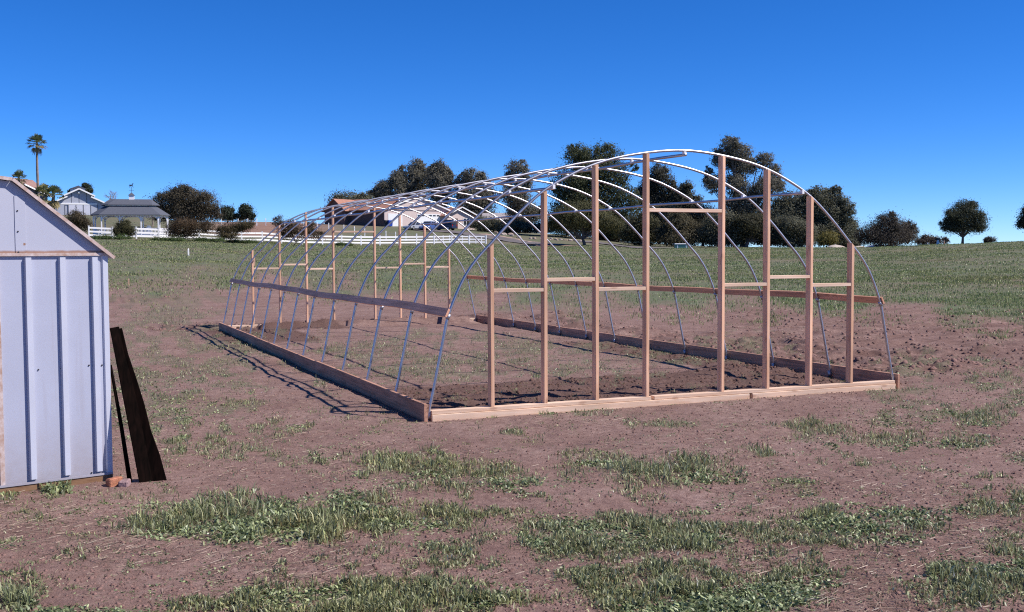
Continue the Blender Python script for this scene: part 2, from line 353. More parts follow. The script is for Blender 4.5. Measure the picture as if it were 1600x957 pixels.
# ================================================================== GROUND
def axis(lo, hi, step, out_lo, out_hi, grow=1.05, mx=5.0):
    a = list(np.arange(lo, hi, step)); s = step; p = a[-1]
    while p < out_hi: s = min(s*grow, mx); p += s; a.append(p)
    s = step; p = lo; b = []
    while p > out_lo: s = min(s*grow, mx); p -= s; b.append(p)
    return np.array(b[::-1]+a)
GX = axis(-6.5, 9.0, .045, -420, 620); GY = axis(-7.0, 9.0, .045, -60, 640)
def ground():
    X, Y = np.meshgrid(GX, GY); x = X.ravel(); y = Y.ravel()
    z = ground_z(x, y)
    d = (x-CAM[0])*fw2[0]+(y-CAM[1])*fw2[1]
    t = terrain(x, y); px, py = to_px(np.where(d > 1, x, CAM[0]+fw2[0]*3), np.where(d > 1, y, CAM[1]+fw2[1]*3), t)
    nx, ny = len(GX), len(GY)
    i = (np.arange(ny-1)[:, None]*nx+np.arange(nx-1)[None, :]).ravel()
    F = np.stack([i, i+1, i+1+nx, i+nx], 1)
    g, _ = patch_density(px, py); fa = field_amount(x, y, px, py)
    green = np.clip(np.maximum(g*0.5, fa), 0, 1); green = np.where(d < 2, .4, green)
    til = tilled(x, y); dis = disturbed(x, y, px, py)*(1-0.4*fa)
    brown = np.clip(1-np.abs(px-425)/110, 0, 1)**.5*np.clip((d-148)/10, 0, 1)*(py < 372)
    brown = np.maximum(brown, np.clip((px-1560)/60, 0, 1)*np.clip((381-py)/3, 0, 1)*0.6)
    green = green*(1-brown)
    M = bpy.data.materials.new('soil and field'); M.use_nodes = True; nt = M.node_tree; b = nt.nodes['Principled BSDF']
    b.inputs['Roughness'].default_value = 0.95; b.inputs['Specular IOR Level'].default_value = 0.1
    N = nt.nodes.new; Lk = nt.links.new
    tc = N('ShaderNodeTexCoord'); at_ = N('ShaderNodeAttribute'); at_.attribute_name = 'tint'
    sep = N('ShaderNodeSeparateColor'); Lk(at_.outputs['Color'], sep.inputs[0])
    def noise(sc, det=6, ro=.6, vec=None):
        n = N('ShaderNodeTexNoise'); n.inputs['Scale'].default_value = sc; n.inputs['Detail'].default_value = det; n.inputs['Roughness'].default_value = ro
        Lk(vec or tc.outputs['Object'], n.inputs['Vector']); return n.outputs['Fac']
    def ramp(v, a, b_, lo=0., hi=1.):
        r = N('ShaderNodeMapRange'); r.inputs['From Min'].default_value = a; r.inputs['From Max'].default_value = b_
        r.inputs['To Min'].default_value = lo; r.inputs['To Max'].default_value = hi; Lk(v, r.inputs['Value']); return r.outputs[0]
    def mix(f, a, b_, mode='MIX'):
        k = N('ShaderNodeMix'); k.data_type = 'RGBA'; k.blend_type = mode
        for s, v in (('Factor', f), ('A', a), ('B', b_)):
            if isinstance(v, (int, float)): k.inputs[s].default_value = v
            elif isinstance(v, tuple): k.inputs[s].default_value = (*v, 1)
            else: Lk(v, k.inputs[s])
        return k.outputs['Result']
    def math_(op, a, b_):
        k = N('ShaderNodeMath'); k.operation = op; k.use_clamp = True
        for s, v in ((0, a), (1, b_)):
            if isinstance(v, (int, float)): k.inputs[s].default_value = v
            else: Lk(v, k.inputs[s])
        return k.outputs[0]
    soil = mix(ramp(noise(0.9, 5), .35, .65), (.230, .146, .124), (.345, .238, .206))
    soil = mix(ramp(noise(14, 6, .7), .35, .7), soil, (.175, .106, .089))
    soil = mix(ramp(noise(4.5, 6, .75), .50, .68, 0, .75), soil, (.150, .088, .080))
    soil = mix(ramp(noise(95, 4, .7), .53, .66, 0, .85), soil, (.060, .035, .029))
    soil = mix(ramp(noise(60, 3, .6), .66, .74, 0, .55), soil, (.44, .33, .28))
    dark = mix(ramp(noise(25, 6, .7), .3, .7), (.065, .038, .032), (.150, .092, .078))
    soil = mix(math_('MULTIPLY', sep.outputs['Green'], .85), soil, dark)
    soil = mix(math_('MULTIPLY', sep.outputs['Blue'], ramp(noise(2.2, 5, .7), .42, .62)), soil, (.125, .072, .060))
    gcol = mix(ramp(noise(6, 6, .7), .35, .65), (.095, .112, .065), (.150, .145, .098))
    gcol = mix(ramp(noise(0.35, 5, .6), .40, .66), gcol, (.105, .140, .075))
    gcol = mix(ramp(noise(.07, 5, .6), .46, .62, 0, .6), gcol, (.165, .140, .100))
    gcol = mix(ramp(noise(1.6, 5, .75), .50, .66, 0, .8), gcol, (.160, .110, .092))
    fac = math_('MULTIPLY', math_('ADD', ramp(sep.outputs['Red'], .15, .75), ramp(noise(30, 5, .7), .3, .7, -.35, .35)), ramp(sep.outputs['Red'], 0.02, .3))
    col = mix(fac, soil, gcol)
    sa = N('ShaderNodeAttribute'); sa.attribute_name = 'bare'
    col = mix(sa.outputs['Fac'], col, mix(ramp(noise(.5, 5), .35, .65), (.21, .125, .095), (.26, .17, .13)))
    Lk(col, b.inputs['Base Color'])
    bp = N('ShaderNodeBump'); bp.inputs['Strength'].default_value = .8; bp.inputs['Distance'].default_value = .03
    h = math_('ADD', math_('MULTIPLY', noise(22, 7, .7), .6), math_('MULTIPLY', noise(120, 4, .7), .35)); Lk(h, bp.inputs['Height']); Lk(bp.outputs[0], b.inputs['Normal'])
    o = big_mesh('ground', np.stack([x, y, z], 1), [(4, F)], M, tint=np.stack([green, til, dis], 1), smooth=True)
    a = o.data.attributes.new('bare', 'FLOAT', 'POINT'); a.data.foreach_set('value', brown.astype(np.float32))
    o['kind'] = 'structure'
ground()

def road(name, pts, width, m, lift):
    """strip laid on the terrain along a list of (col, depth)"""
    P = np.array([at(c, d)[:2] for c, d in pts]); k = len(P)
    tt = np.linspace(0, k-1, (k-1)*10+1); Q = np.stack([np.interp(tt, range(k), P[:, i]) for i in (0, 1)], 1)
    ker = np.ones(7)/7
    Q = np.stack([np.convolve(np.pad(Q[:, i], 3, mode='edge'), ker, 'valid') for i in (0, 1)], 1)
    T = np.gradient(Q, axis=0); T /= np.linalg.norm(T, axis=1)[:, None]; S = np.stack([-T[:, 1], T[:, 0]], 1)
    b = MB(); n = 5; vs = []
    for q, s in zip(Q, S):
        for j in range(n):
            p = q+s*width*(j/(n-1)-.5); vs.append((p[0], p[1], gz(p[0], p[1])+lift))
    b.add(vs, [(i*n+j, i*n+j+1, (i+1)*n+j+1, (i+1)*n+j) for i in range(len(Q)-1) for j in range(n-1)])
    o = b.build(name, m, fix=False, smooth=True); o['kind'] = 'structure'; return o
ASPH = mat('asphalt', (.13, .115, .115), .9, var=.2, vscale=.6)
TAN = mat('dirt shoulder', (.36, .25, .20), .95, var=.2, vscale=.8)
road('driveway', [(640, 192), (690, 191), (735, 186), (775, 177), (812, 168), (846, 160), (880, 154.5)], 5.0, ASPH, .10)
road('driveway', [(912, 178), (935, 171), (965, 164), (992, 158), (1012, 152), (1035, 146)], 3.6, ASPH, .10)
road('dirt_path', [(752, 190), (790, 180), (820, 171), (846, 164), (862, 160)], 1.6, TAN, .09)
road('dirt_path', [(838, 153.5), (870, 151.5), (905, 150.5)], 1.4, TAN, .13)

# ================================================================== GREENHOUSE FRAME
PIPE = mat('galvanised pipe', (.50, .50, .53), .42, metal=1.0, var=.12, vscale=7)
SLV = mat('dull pipe sleeve', (.42, .42, .45), .5, metal=1.0)
CLAMP = mat('white pipe clamp', (.85, .85, .86), .4)
WZ = wood('fir upright', (.88, .55, .37), (.70, .39, .235), 'z')
WX = wood('fir crosspiece', (.84, .63, .48), (.72, .48, .335), 'x')
WY = wood('weathered rail', (.88, .47, .31), (.62, .32, .20), 'y')
g = thing('greenhouse_frame', (0, 0, 0), 'long arched frame of bare grey metal hoops with pink timber end walls, no covering yet', 'greenhouse')
PROF = np.array([(.012, -.12), (.012, .0), (.066, .25), (.118, .49), (.174, .75), (.238, 1.03), (.305, 1.20), (.428, 1.44), (.545, 1.60), (.716, 1.775), (1.0, 2.06), (1.316, 2.325), (1.62, 2.495), (1.93, 2.625), (2.557, 2.765), (3.05, 2.805)])
def prof_curve():
    P = np.concatenate([PROF, np.stack([W-PROF[-2::-1, 0], PROF[-2::-1, 1]], 1)])
    s = np.concatenate([[0], np.cumsum(np.linalg.norm(np.diff(P, axis=0), axis=1))]); out = []
    tg = np.gradient(P, s, axis=0)
    for i in range(len(P)-1):
        h = s[i+1]-s[i]
        for t in np.linspace(0, 1, 6)[:-1]:
            a = 2*t**3-3*t**2+1; b = t**3-2*t**2+t; c = -2*t**3+3*t**2; e = t**3-t**2
            out.append(a*P[i]+b*h*tg[i]+c*P[i+1]+e*h*tg[i+1])
    out.append(P[-1]); return np.array(out)
PC = prof_curve()
hoopz = lambda x: float(np.interp(x if x < W/2 else W-x, PC[:len(PC)//2+1, 0], PC[:len(PC)//2+1, 1]))
RP = .0150
hb = MB(); hb.tube([(p[0], 0, p[1]) for p in PC], RP, 10)
hoop0 = hb.build('hoop', PIPE, g, smooth=True)
subs = []
for cx, cz in ((W/2, 2.775), (1.43, 2.375), (W-1.43, 2.375)):
    cl = MB(); cl.box(cx-.014, cx+.014, -.022, .022, cz-.026, cz+.016); subs.append(cl.build('clamp', CLAMP, hoop0))
for sx in (-1, 1):
    cx = W/2+sx*(W/2-.238); bolt = MB(); bolt.tube([(cx-.012*-sx, 0, 1.00), (cx+.012*-sx, 0, 1.05)], .0205, 8); subs.append(bolt.build('sleeve', SLV, hoop0, smooth=True))
    cx = W/2+sx*(W/2-.020); bolt = MB(); bolt.tube([(cx, 0, -.02), (cx-sx*.018, 0, .075)], .0205, 8); subs.append(bolt.build('sleeve', SLV, hoop0, smooth=True))
for i in range(1, 13):
    c = hoop0.copy(); COL.objects.link(c); c.parent = g
    c.location = (RNG.normal(0, .008), i*BAY, RNG.normal(0, .010)); c.rotation_euler = (RNG.normal(0, .004), 0, RNG.normal(0, .002))
    for k in subs:
        e = k.copy(); COL.objects.link(e); e.parent = c
def pipe(name, x, z, y0, y1):
    b = MB(); ys = np.linspace(y0, y1, 26)
    b.tube([(x+.006*math.sin(q*1.7), q, z+.008*math.sin(q*2.3)) for q in ys], .017, 8); return b.build(name, PIPE, g, smooth=True)
pipe('ridge_pipe', W/2, 2.757, -.03, L+.05); pipe('purlin', 1.43, 2.355, -.02, L+.05); pipe('purlin', W-1.43, 2.355, -.02, L+.05)

S = [.707, 1.316, 1.931, 2.557]; SX = S+[W-q for q in S[::-1]]
def end_wall(y, s, lowz, hiz, hd):
    """studs with the narrow edge outwards, blocking between, door head in the middle; s=+1: depth of the studs runs to +y"""
    for k, x in enumerate(SX):
        top = hoopz(x)+.004; b = MB()
        dx = .004*math.sin(k*2.1)
        x0, x1 = x-.019, x+.019
        za, zb = (hoopz(x0)-.012, hoopz(x1)-.012)
        ya, yb = sorted((y-s*.045, y+s*.044))
        b.hexa([(x0, ya, .078), (x1, ya, .078), (x1, yb, .078), (x0, yb, .078), (x0+dx, ya, za), (x1+dx, ya, zb), (x1+dx, yb, zb), (x0+dx, yb, za)])
        b.build('upright', WZ, g, bevel=.002)
    for k in range(7):
        x0, x1 = SX[k]+.0195, SX[k+1]-.0195
        z = hd if k == 3 else (hiz if k in (1, 5) else lowz)
        z += .012*math.sin(k*1.9+y); b = MB()
        ya, yb = sorted((y-s*.041, y+s*.042))
        b.box(x0, x1, ya, yb, z-.02, z+.018); b.build('crosspiece', WX, g, bevel=.002)
    for j, (z0, z1, off) in enumerate(((-.05, .0365, .014), (.0395, .0775, 0))):
        b = MB(); segs = [(.0, 3.9), (3.904, W)] if j == 0 else [(.0, 2.6), (2.604, W)]
        for a, c in segs:
            ya, yb = sorted((y-s*(.050+off), y+s*.046)); b.box(a+.035, c-.035 if c == W else c, ya, yb, z0, z1)
        b.build('sill_plate', WX, g, bevel=.003)
end_wall(0, 1, 1.285, 1.378, 2.145)
end_wall(L, -1, 1.33, 1.43, 2.165)
WYB = wood('base board', (.58, .32, .22), (.34, .18, .12), 'y')
for sx in (0, 1):
    # base boards, three lengths end to end, outside the hoops
    for a, c, h, t in ((-.045, 4.87, .150, 0), (4.875, 9.75, .143, .004), (9.755, L+.045, .150, .001)):
        b = MB(); x0, x1 = (-.046-t, -.008-t) if sx == 0 else (W+.008+t, W+.046+t)
        n = 6
        for i in range(n):
            y0 = a+(c-a)*i/n; y1 = a+(c-a)*(i+1)/n
            b.box(x0, x1, y0, y1, -.08, h+.0)
        bb = MB(); bb.box(x0, x1, a, c, -.08, h)
        bb.build('base_board', WYB, g, bevel=.003)
    # waist rails fixed to the outside of the hoops, leaning with them
    tilt = np.array([.115, 0, .243]); tilt /= np.linalg.norm(tilt)
    nrm = np.array([-tilt[2], 0, tilt[0]])
    b = MB(); hh = .088
    ys = np.linspace(-.03, L+.03, 25)
    for i in range(24):
        def P(y, off, up):
            sag = .020*math.sin(y*.9)-.012*math.sin(y*2.3+1)+.03*max(0, y-10)/4
            q = np.array([.246, 0, 1.062])+tilt*(up+sag*0)+nrm*(RP+off)
            q = np.array([q[0], y, q[2]+sag*.5]); q[0] = q[0] if sx == 0 else W-q[0]; return q
        y0, y1 = ys[i], ys[i+1]
        cs = [(.001, -hh/2), (.022, -hh/2), (.022, hh/2), (.001, hh/2)]
        A = [P(y0, *q) for q in cs]; B = [P(y1, *q) for q in cs]
        b.add(A+B, [(0, 1, 5, 4), (1, 2, 6, 5), (2, 3, 7, 6), (3, 0, 4, 7)]+([(0, 3, 2, 1)] if i == 0 else [])+([(4, 5, 6, 7)] if i == 23 else []))
    b.build('waist_rail', WY, g)

# ================================================================== METAL SHED
SHEET = mat('pale grey painted sheet', (.40, .42, .52), .42, var=.05, vscale=1.5, bump=.06, bscale=3)
def splash(M):
    nt = M.node_tree; b = nt.nodes['Principled BSDF']; N = nt.nodes.new; Lk = nt.links.new; src = b.inputs['Base Color'].links[0].from_socket
    tc = N('ShaderNodeTexCoord'); sp_ = N('ShaderNodeSeparateXYZ'); Lk(tc.outputs['Object'], sp_.inputs[0])
    n = N('ShaderNodeTexNoise'); n.inputs['Scale'].default_value = 9; n.inputs['Detail'].default_value = 8; n.inputs['Roughness'].default_value = .7; Lk(tc.outputs['Object'], n.inputs['Vector'])
    r = N('ShaderNodeMapRange'); r.inputs['From Min'].default_value = .05; r.inputs['From Max'].default_value = .55; r.inputs['To Min'].default_value = .9; r.inputs['To Max'].default_value = 0; Lk(sp_.outputs['Z'], r.inputs['Value'])
    q = N('ShaderNodeMath'); q.operation = 'MULTIPLY'; Lk(r.outputs[0], q.inputs[0]); Lk(n.outputs['Fac'], q.inputs[1])
    st = N('ShaderNodeMapping'); st.inputs['Scale'].default_value = (22, 22, .7); Lk(tc.outputs['Object'], st.inputs[0])
    n2 = N('ShaderNodeTexNoise'); n2.inputs['Scale'].default_value = 1; n2.inputs['Detail'].default_value = 4; Lk(st.outputs[0], n2.inputs['Vector'])
    r2 = N('ShaderNodeMapRange'); r2.inputs['From Min'].default_value = .55; r2.inputs['From Max'].default_value = .8; r2.inputs['To Max'].default_value = .30; Lk(n2.outputs['Fac'], r2.inputs['Value'])
    mx_ = N('ShaderNodeMath'); mx_.operation = 'MAXIMUM'; Lk(q.outputs[0], mx_.inputs[0]); Lk(r2.outputs[0], mx_.inputs[1])
    k = N('ShaderNodeMix'); k.data_type = 'RGBA'; k.inputs['B'].default_value = (.27, .21, .19, 1); Lk(mx_.outputs[0], k.inputs['Factor']); Lk(src, k.inputs['A']); Lk(k.outputs['Result'], b.inputs['Base Color'])
splash(SHEET)
SHEETLIT = mat('sunlit sheet rib', (.50, .52, .61), .42, var=.05, vscale=2)  # lighter copy of the sheet: sunlight on ribs and corner post put into the colour
def rust_sheet():
    M = mat('rust edged sheet', (.46, .47, .54), .5)
    nt = M.node_tree; b = nt.nodes['Principled BSDF']; N = nt.nodes.new; Lk = nt.links.new
    tc = N('ShaderNodeTexCoord'); sp = N('ShaderNodeSeparateXYZ'); Lk(tc.outputs['Object'], sp.inputs[0])
    n = N('ShaderNodeTexNoise'); n.inputs['Scale'].default_value = 14; n.inputs['Detail'].default_value = 6; Lk(tc.outputs['Object'], n.inputs['Vector'])
    n2 = N('ShaderNodeTexNoise'); n2.inputs['Scale'].default_value = 2; Lk(tc.outputs['Object'], n2.inputs['Vector'])
    r = N('ShaderNodeMapRange'); r.inputs['From Min'].default_value = 1.692; r.inputs['From Max'].default_value = 1.722; r.inputs['To Min'].default_value = 1; r.inputs['To Max'].default_value = -.25
    Lk(sp.outputs['Z'], r.inputs['Value'])
    a = N('ShaderNodeMath'); a.operation = 'MULTIPLY_ADD'; a.use_clamp = True; Lk(n.outputs['Fac'], a.inputs[0]); a.inputs[1].default_value = .9; Lk(r.outputs[0], a.inputs[2])
    s = N('ShaderNodeMapRange'); s.inputs['From Min'].default_value = .45; s.inputs['From Max'].default_value = 1.1; Lk(a.outputs[0], s.inputs['Value'])
    sp2 = N('ShaderNodeMapRange'); sp2.inputs['From Min'].default_value = .70; sp2.inputs['From Max'].default_value = .76; Lk(n.outputs['Fac'], sp2.inputs['Value'])
    mx0 = N('ShaderNodeMath'); mx0.operation = 'MAXIMUM'; Lk(s.outputs[0], mx0.inputs[0]); Lk(sp2.outputs[0], mx0.inputs[1])
    base = N('ShaderNodeMix'); base.data_type = 'RGBA'; base.inputs['A'].default_value = (.38, .40, .49, 1); base.inputs['B'].default_value = (.44, .45, .53, 1); Lk(n2.outputs['Fac'], base.inputs['Factor'])
    k = N('ShaderNodeMix'); k.data_type = 'RGBA'; k.inputs['B'].default_value = (.27, .13, .06, 1); Lk(mx0.outputs[0], k.inputs['Factor']); Lk(base.outputs['Result'], k.inputs['A'])
    Lk(k.outputs['Result'], b.inputs['Base Color']); return M
RSHEET = rust_sheet()
RUST = mat('rusty steel edge', (.34, .20, .14), .7, var=.4, vscale=16, col2=(.62, .54, .53))
ROOFM = mat('grey roof sheet', (.50, .48, .50), .5, var=.15, vscale=3)
FOOT = wood('old floor timber', (.36, .22, .13), (.24, .13, .07), 'x')
SCREW = mat('dark screw', (.06, .055, .06), .5, metal=.6)
P0 = np.array([-3.105, -1.87, 0.0]); TL = np.array([-.97, -.243, 0]); NF = np.array([.243, -.97, 0]); BK = -NF; UP = np.array([0, 0, 1.0])
sh = thing('garden_shed', tuple(P0), 'grey ribbed sheet metal shed with rusty gable, cut off by the picture edge', 'shed')
def sp(t, z, out=0.0): return P0+TL*t+UP*z+NF*out      # a point on the front face
SW, SDP, ZB, ZE = 2.5, 2.1, .062, 1.672
b = MB()                                                # flat sheets of the front, right of the door
b.frame_box(sp(0, ZB, -.012), TL*.735, NF*.012, UP*(ZE-ZB)); b.build('wall_panel', SHEET, sh)
for t0 in (.092, .317, .548):                           # raised ribs with slanting flanks
    r_ = MB()
    sec = [(-.023, .0015), (-.020, .026), (.018, .026), (.026, .0015)]
    r_.prism([sp(t0+a, ZB+.02, o) for a, o in sec], UP*(ZE-ZB-.03)); r_.build('rib', SHEETLIT, sh)
c_ = MB(); c_.prism([sp(-.004, ZB, .001), sp(-.004, ZB, .014), sp(.032, ZB, .014), sp(.040, ZB, .001)], UP*(ZE-ZB)); c_.build('corner_post', SHEETLIT, sh)
for t0_ in (0, SW-.01):
    b = MB(); b.frame_box(sp(t0_, ZB, -.013), TL*.010, BK*SDP, UP*(ZE-ZB)); b.build('side_wall', SHEET, sh)
b = MB(); b.frame_box(sp(0.011, ZB, -SDP), TL*(SW-.022), NF*.01, UP*(ZE-ZB)); b.build('back_wall', SHEET, sh)
b = MB(); b.frame_box(sp(1.70, ZB, -.012), TL*.79, NF*.012, UP*(ZE-ZB)); b.build('wall_panel', SHEET, sh)
for t0_ in (.737, 1.66):
    b = MB(); b.frame_box(sp(t0_, ZB, -.02), TL*.03, NF*.036, UP*(ZE-ZB-.006)); b.build('door_frame', RUST, sh)
b = MB(); b.frame_box(sp(.77, ZB+.01, -.035), TL*.442, NF*.01, UP*(ZE-ZB-.02)); dr = b.build('door', SHEET, sh)
b = MB(); b.frame_box(sp(1.216, ZB+.01, -.035), TL*.442, NF*.01, UP*(ZE-ZB-.02)); b.build('door', SHEET, sh)
b = MB(); b.frame_box(sp(-.005, -.06, -.03), TL*(SW+.01), NF*.044, UP*.110); b.build('floor_timber', FOOT, sh, bevel=.004)
b = MB(); b.frame_box(sp(-.004, ZB-.012, .0145), TL*.80, NF*.006, UP*.016); b.build('base_rail', SHEET, sh)
# gable: low sloped top, steep shoulders
TB, ZBK, TA, ZA = .640, 2.205, 1.25, 2.265
gp = [(0.0, ZE+.02), (TB, ZBK-.012), (TA, ZA-.012), (SW-TB, ZBK-.012), (SW, ZE+.02)]
b = MB(); b.prism([sp(t, z, -.010) for t, z in gp], NF*.012); b.build('gable', RSHEET, sh)
b = MB(); b.frame_box(sp(-.002, ZE+.0, .002), TL*(SW+.004), NF*.016, UP*.022); b.build('gable_trim', RUST, sh)
b = MB(); b.frame_box(sp(.555, ZE+.023, .0025), TL*.070, NF*.004, UP*(.40)); b.build('seam_strip', RSHEET, sh)
for t, z in ((.607, 1.99), (.607, 1.845), (.607, 1.70), (.495, .862), (.340, .860), (.145, .870), (.145, .075), (.052, .865)):
    o_ = .005 if z > 1.68 else 0.0
    b = MB(); b.tube([sp(t, z, o_), sp(t, z, o_+.006)], .0055, 8); b.build('screw', SCREW, sh)
def roof_slab(t0, z0, t1, z1, name, th=.012):
    o = .034
    a = sp(t0, z0, o); c = sp(t1, z1, o); q = c-a; nn = np.cross(q, NF); nn /= np.linalg.norm(nn); nn = nn if nn[2] > 0 else -nn
    b = MB(); b.frame_box(a, q, BK*(SDP+2*o), nn*th); r = b.build(name, ROOFM, sh)
    b = MB(); b.frame_box(a-nn*.008+NF*.0005, q, NF*.006, nn*(th+.011)); b.build('roof_edge', RUST, sh); return r
sl = (ZBK-ZE-.02)/TB
roof_slab(-.045, ZE+.012-.045*sl*.9, TB, ZBK, 'roof_sheet'); roof_slab(TB+.002, ZBK+.001, TA, ZA, 'roof_sheet')
roof_slab(SW+.045, ZE+.012-.045*sl*.9, SW-TB, ZBK, 'roof_sheet'); roof_slab(SW-TB-.002, ZBK+.001, TA+.001, ZA, 'roof_sheet')

# ------------------------------------------------ dark planks leaning on the shed
OLD = wood('old dark plank', (.009, .0045, .0035), (.003, .002, .0016), 'z', rough=.7, knots=False)
OLD.node_tree.nodes['Principled BSDF'].inputs['Specular IOR Level'].default_value = .02
def lean(p, q, w, t, face, m, name, label, group='boards leaning at the corner of the shed'):
    """plank from foot p to top q; broad side turned towards face"""
    p = np.array(p, float); q = np.array(q, float); a = q-p; a /= np.linalg.norm(a); fc = np.array(face, float); fc -= a*np.dot(fc, a); fc /= np.linalg.norm(fc); sd = np.cross(a, fc)
    b = MB(); n = 6; k = len(b.v)
    vs = []
    for i in range(n+1):
        c = p+(q-p)*i/n
        jig = (.006*math.sin(i*2.3) if i else 0)
        tp = 1-.48*i/n
        for u_, v_ in ((-w/2*tp, -t/2), (w/2*tp+jig, -t/2), (w/2*tp+jig, t/2), (-w/2*tp, t/2)):
            e = c+sd*u_+fc*v_
            if i == 0: e = e+a*(.03*math.sin(u_*70))
            vs.append(e)
    b.add(vs, [(i*4+j, i*4+(j+1) % 4, (i+1)*4+(j+1) % 4, (i+1)*4+j) for i in range(n) for j in range(4)]+[(3, 2, 1, 0), tuple(n*4+j for j in range(4))])
    o = b.build(name, m, bevel=.003); tag(o, label, 'board', group); return o
lean((-2.865, -2.085, -.01), (-3.062, -1.80, 1.135), .118, .022, (.1, -1, .1), OLD, 'plank', 'dark brown plank leaning on the shed corner, the left of the two wide ones')
lean((-2.790, -2.09, -.01), (-3.040, -1.79, 1.120), .118, .022, (-.15, -1, .05), OLD, 'plank', 'dark brown plank with its foot farthest out from the shed corner')
rd = MB(); rd.tube([(-2.985, -2.03, -.02), (-3.035, -1.93, .42), (-3.095, -1.85, .86)], [.017, .014, .010], 8)
tag(rd.build('stake', OLD, smooth=True), 'thin dark stake leaning between the shed wall and the planks', 'stake')
BRK = mat('broken red brick', (.36, .15, .09), .9, var=.3, vscale=30, bump=.5, bscale=60)
BRG = mat('dusty purple brick', (.26, .17, .17), .9, var=.3, vscale=30, bump=.5, bscale=60)
def chunk(x, y, sx, sy, sz, rz, m, label):
    b = MB(); c, s = math.cos(rz), math.sin(rz); z = gz(x, y); pts = []
    for k, (i, j, l) in enumerate(((-1, -1, 0), (1, -1, 0), (1, 1, 0), (-1, 1, 0), (-1, -1, 1), (1, -1, 1), (1, 1, 1), (-1, 1, 1))):
        r_ = np.random.default_rng(k+int(rz*10)).uniform(.75, 1.05, 3); u_, v_ = i*sx/2*r_[0], j*sy/2*r_[1]
        pts.append((x+u_*c-v_*s, y+u_*s+v_*c, z-.02+l*(sz+.02)*r_[2]))
    b.hexa(pts); tag(b.build('brick', m, bevel=.008), label, 'brick', 'broken bricks by the shed')
chunk(-3.10, -2.06, .11, .08, .060, .5, BRK, 'orange red piece of brick at the foot of the shed')
chunk(-3.03, -2.13, .10, .07, .055, 1.2, BRG, 'dusty purple grey piece of brick in front of the orange one')
# small stakes out in the field
STK = mat('pale stake', (.78, .77, .75), .7); STW = mat('raw wood stake', (.52, .32, .22), .8, var=.2, vscale=20)
def stake(c, d, h, w, m, label):
    p = at(c, d); z = gz(p[0], p[1]); b = MB(); b.frame_box((p[0]-w/2, p[1]-w/2, z-.1), (w, 0, 0), (0, w, 0), (0, 0, h+.1)); b.add([(p[0]-w/2, p[1]-w/2, z+h), (p[0]+w/2, p[1]-w/2, z+h), (p[0]+w/2, p[1]+w/2, z+h), (p[0]-w/2, p[1]+w/2, z+h), (p[0], p[1], z+h+w)], [(0, 1, 4), (1, 2, 4), (2, 3, 4), (3, 0, 4)])
    tag(b.build('stake', m), label, 'stake')
stake(295.5, 75, .42, .10, STK, 'short white stake out in the green field')
stake(201.5, 42, .24, .035, STW, 'thin raw wood stake in the grass nearest the shed roof')
stake(398, 62, .42, .09, STW, 'raw wood stake behind the far left corner of the greenhouse frame')

# ================================================================== FENCES
WHITE = mat('white painted rail', (.80, .80, .80), .5)
WIRE = mat('fence wire', (.55, .53, .52), .5)
f = thing('rail_fence', at(141, 116), 'white three rail paddock fence running along the far edge of the field', 'fence')
FP = [(141, 116), (178, 117.2), (215, 118.4), (250, 119.8), (281, 121.2), (313, 123), (346, 125), (379, 127.5), (411, 130), (441, 132.5), (473, 135.5), (505, 138.5), (535, 141), (565, 143.5), (594.5, 146), (624, 148.3), (651.5, 150.4), (679, 152), (706.5, 153.4), (734, 154.6), (760, 155.4)]
pts = []
for c, d in FP:
    p = at(c, d); p[2] = gz(p[0], p[1]); pts.append(p)
    b = MB(); hgt = 1.42 if c == 651.5 else 1.28; b.frame_box((p[0]-.075, p[1]-.075, p[2]-.2), (.15, 0, 0), (0, .15, 0), (0, 0, hgt+.2))
    b.frame_box((p[0]-.095, p[1]-.095, p[2]+hgt), (.19, 0, 0), (0, .19, 0), (0, 0, .04)); b.build('post', WHITE, f)
for i in range(len(pts)-1):
    for h in (.32, .70, 1.10):
        b = MB(); b.bar(pts[i]+[0, 0, h], pts[i+1]+[0, 0, h], .05, .18); b.build('rail', WHITE, f)
f2 = thing('wire_fence', at(335, 186), 'thin white post and wire fence on the slope behind the rail fence', 'fence')
FP2 = [(318, 188), (333, 187), (348, 186.5), (374, 186), (389, 186), (403, 186), (417, 186), (431.5, 185.5), (446, 185), (461, 185), (476, 185), (497, 184), (515, 182), (538.5, 178), (555, 175), (571, 172.5), (604, 167), (619, 165), (635, 163.5), (652, 162), (683, 160.5), (693, 160), (703, 160), (713, 159.5), (723, 159), (733, 158.5), (744, 158), (753, 157.5)]
pts = []
for c, d in FP2:
    p = at(c, d); p[2] = gz(p[0], p[1]); pts.append(p); b = MB(); hgt = 1.25 if c < 660 else 1.05
    b.frame_box((p[0]-.06, p[1]-.06, p[2]-.2), (.12, 0, 0), (0, .12, 0), (0, 0, hgt+.2)); b.build('post', WHITE, f2)
for h in (.45, .95):
    b = MB(); b.tube([q+[0, 0, h] for q in pts], .016, 4); b.build('wire', WIRE, f2)

# ================================================================== GAZEBO
SLATE = mat('slate shingles', (.085, .092, .115), .8, var=.15, vscale=6, bump=.3, bscale=8)
TRIMW = mat('white garden trim', (.84, .83, .86), .6)
BLK = mat('black iron', (.03, .03, .035), .6)
gc = at(207.5, 139); gc[2] = gz(gc[0], gc[1])
gb = thing('gazebo', gc, 'white open gazebo with two tier slate roof and horse weathervane', 'gazebo')
ga = -(YAW-math.radians(16.0))      # long side faces the camera bearing
GXv = np.array([math.cos(ga), math.sin(ga), 0]); GYv = np.array([-math.sin(ga), math.cos(ga), 0])
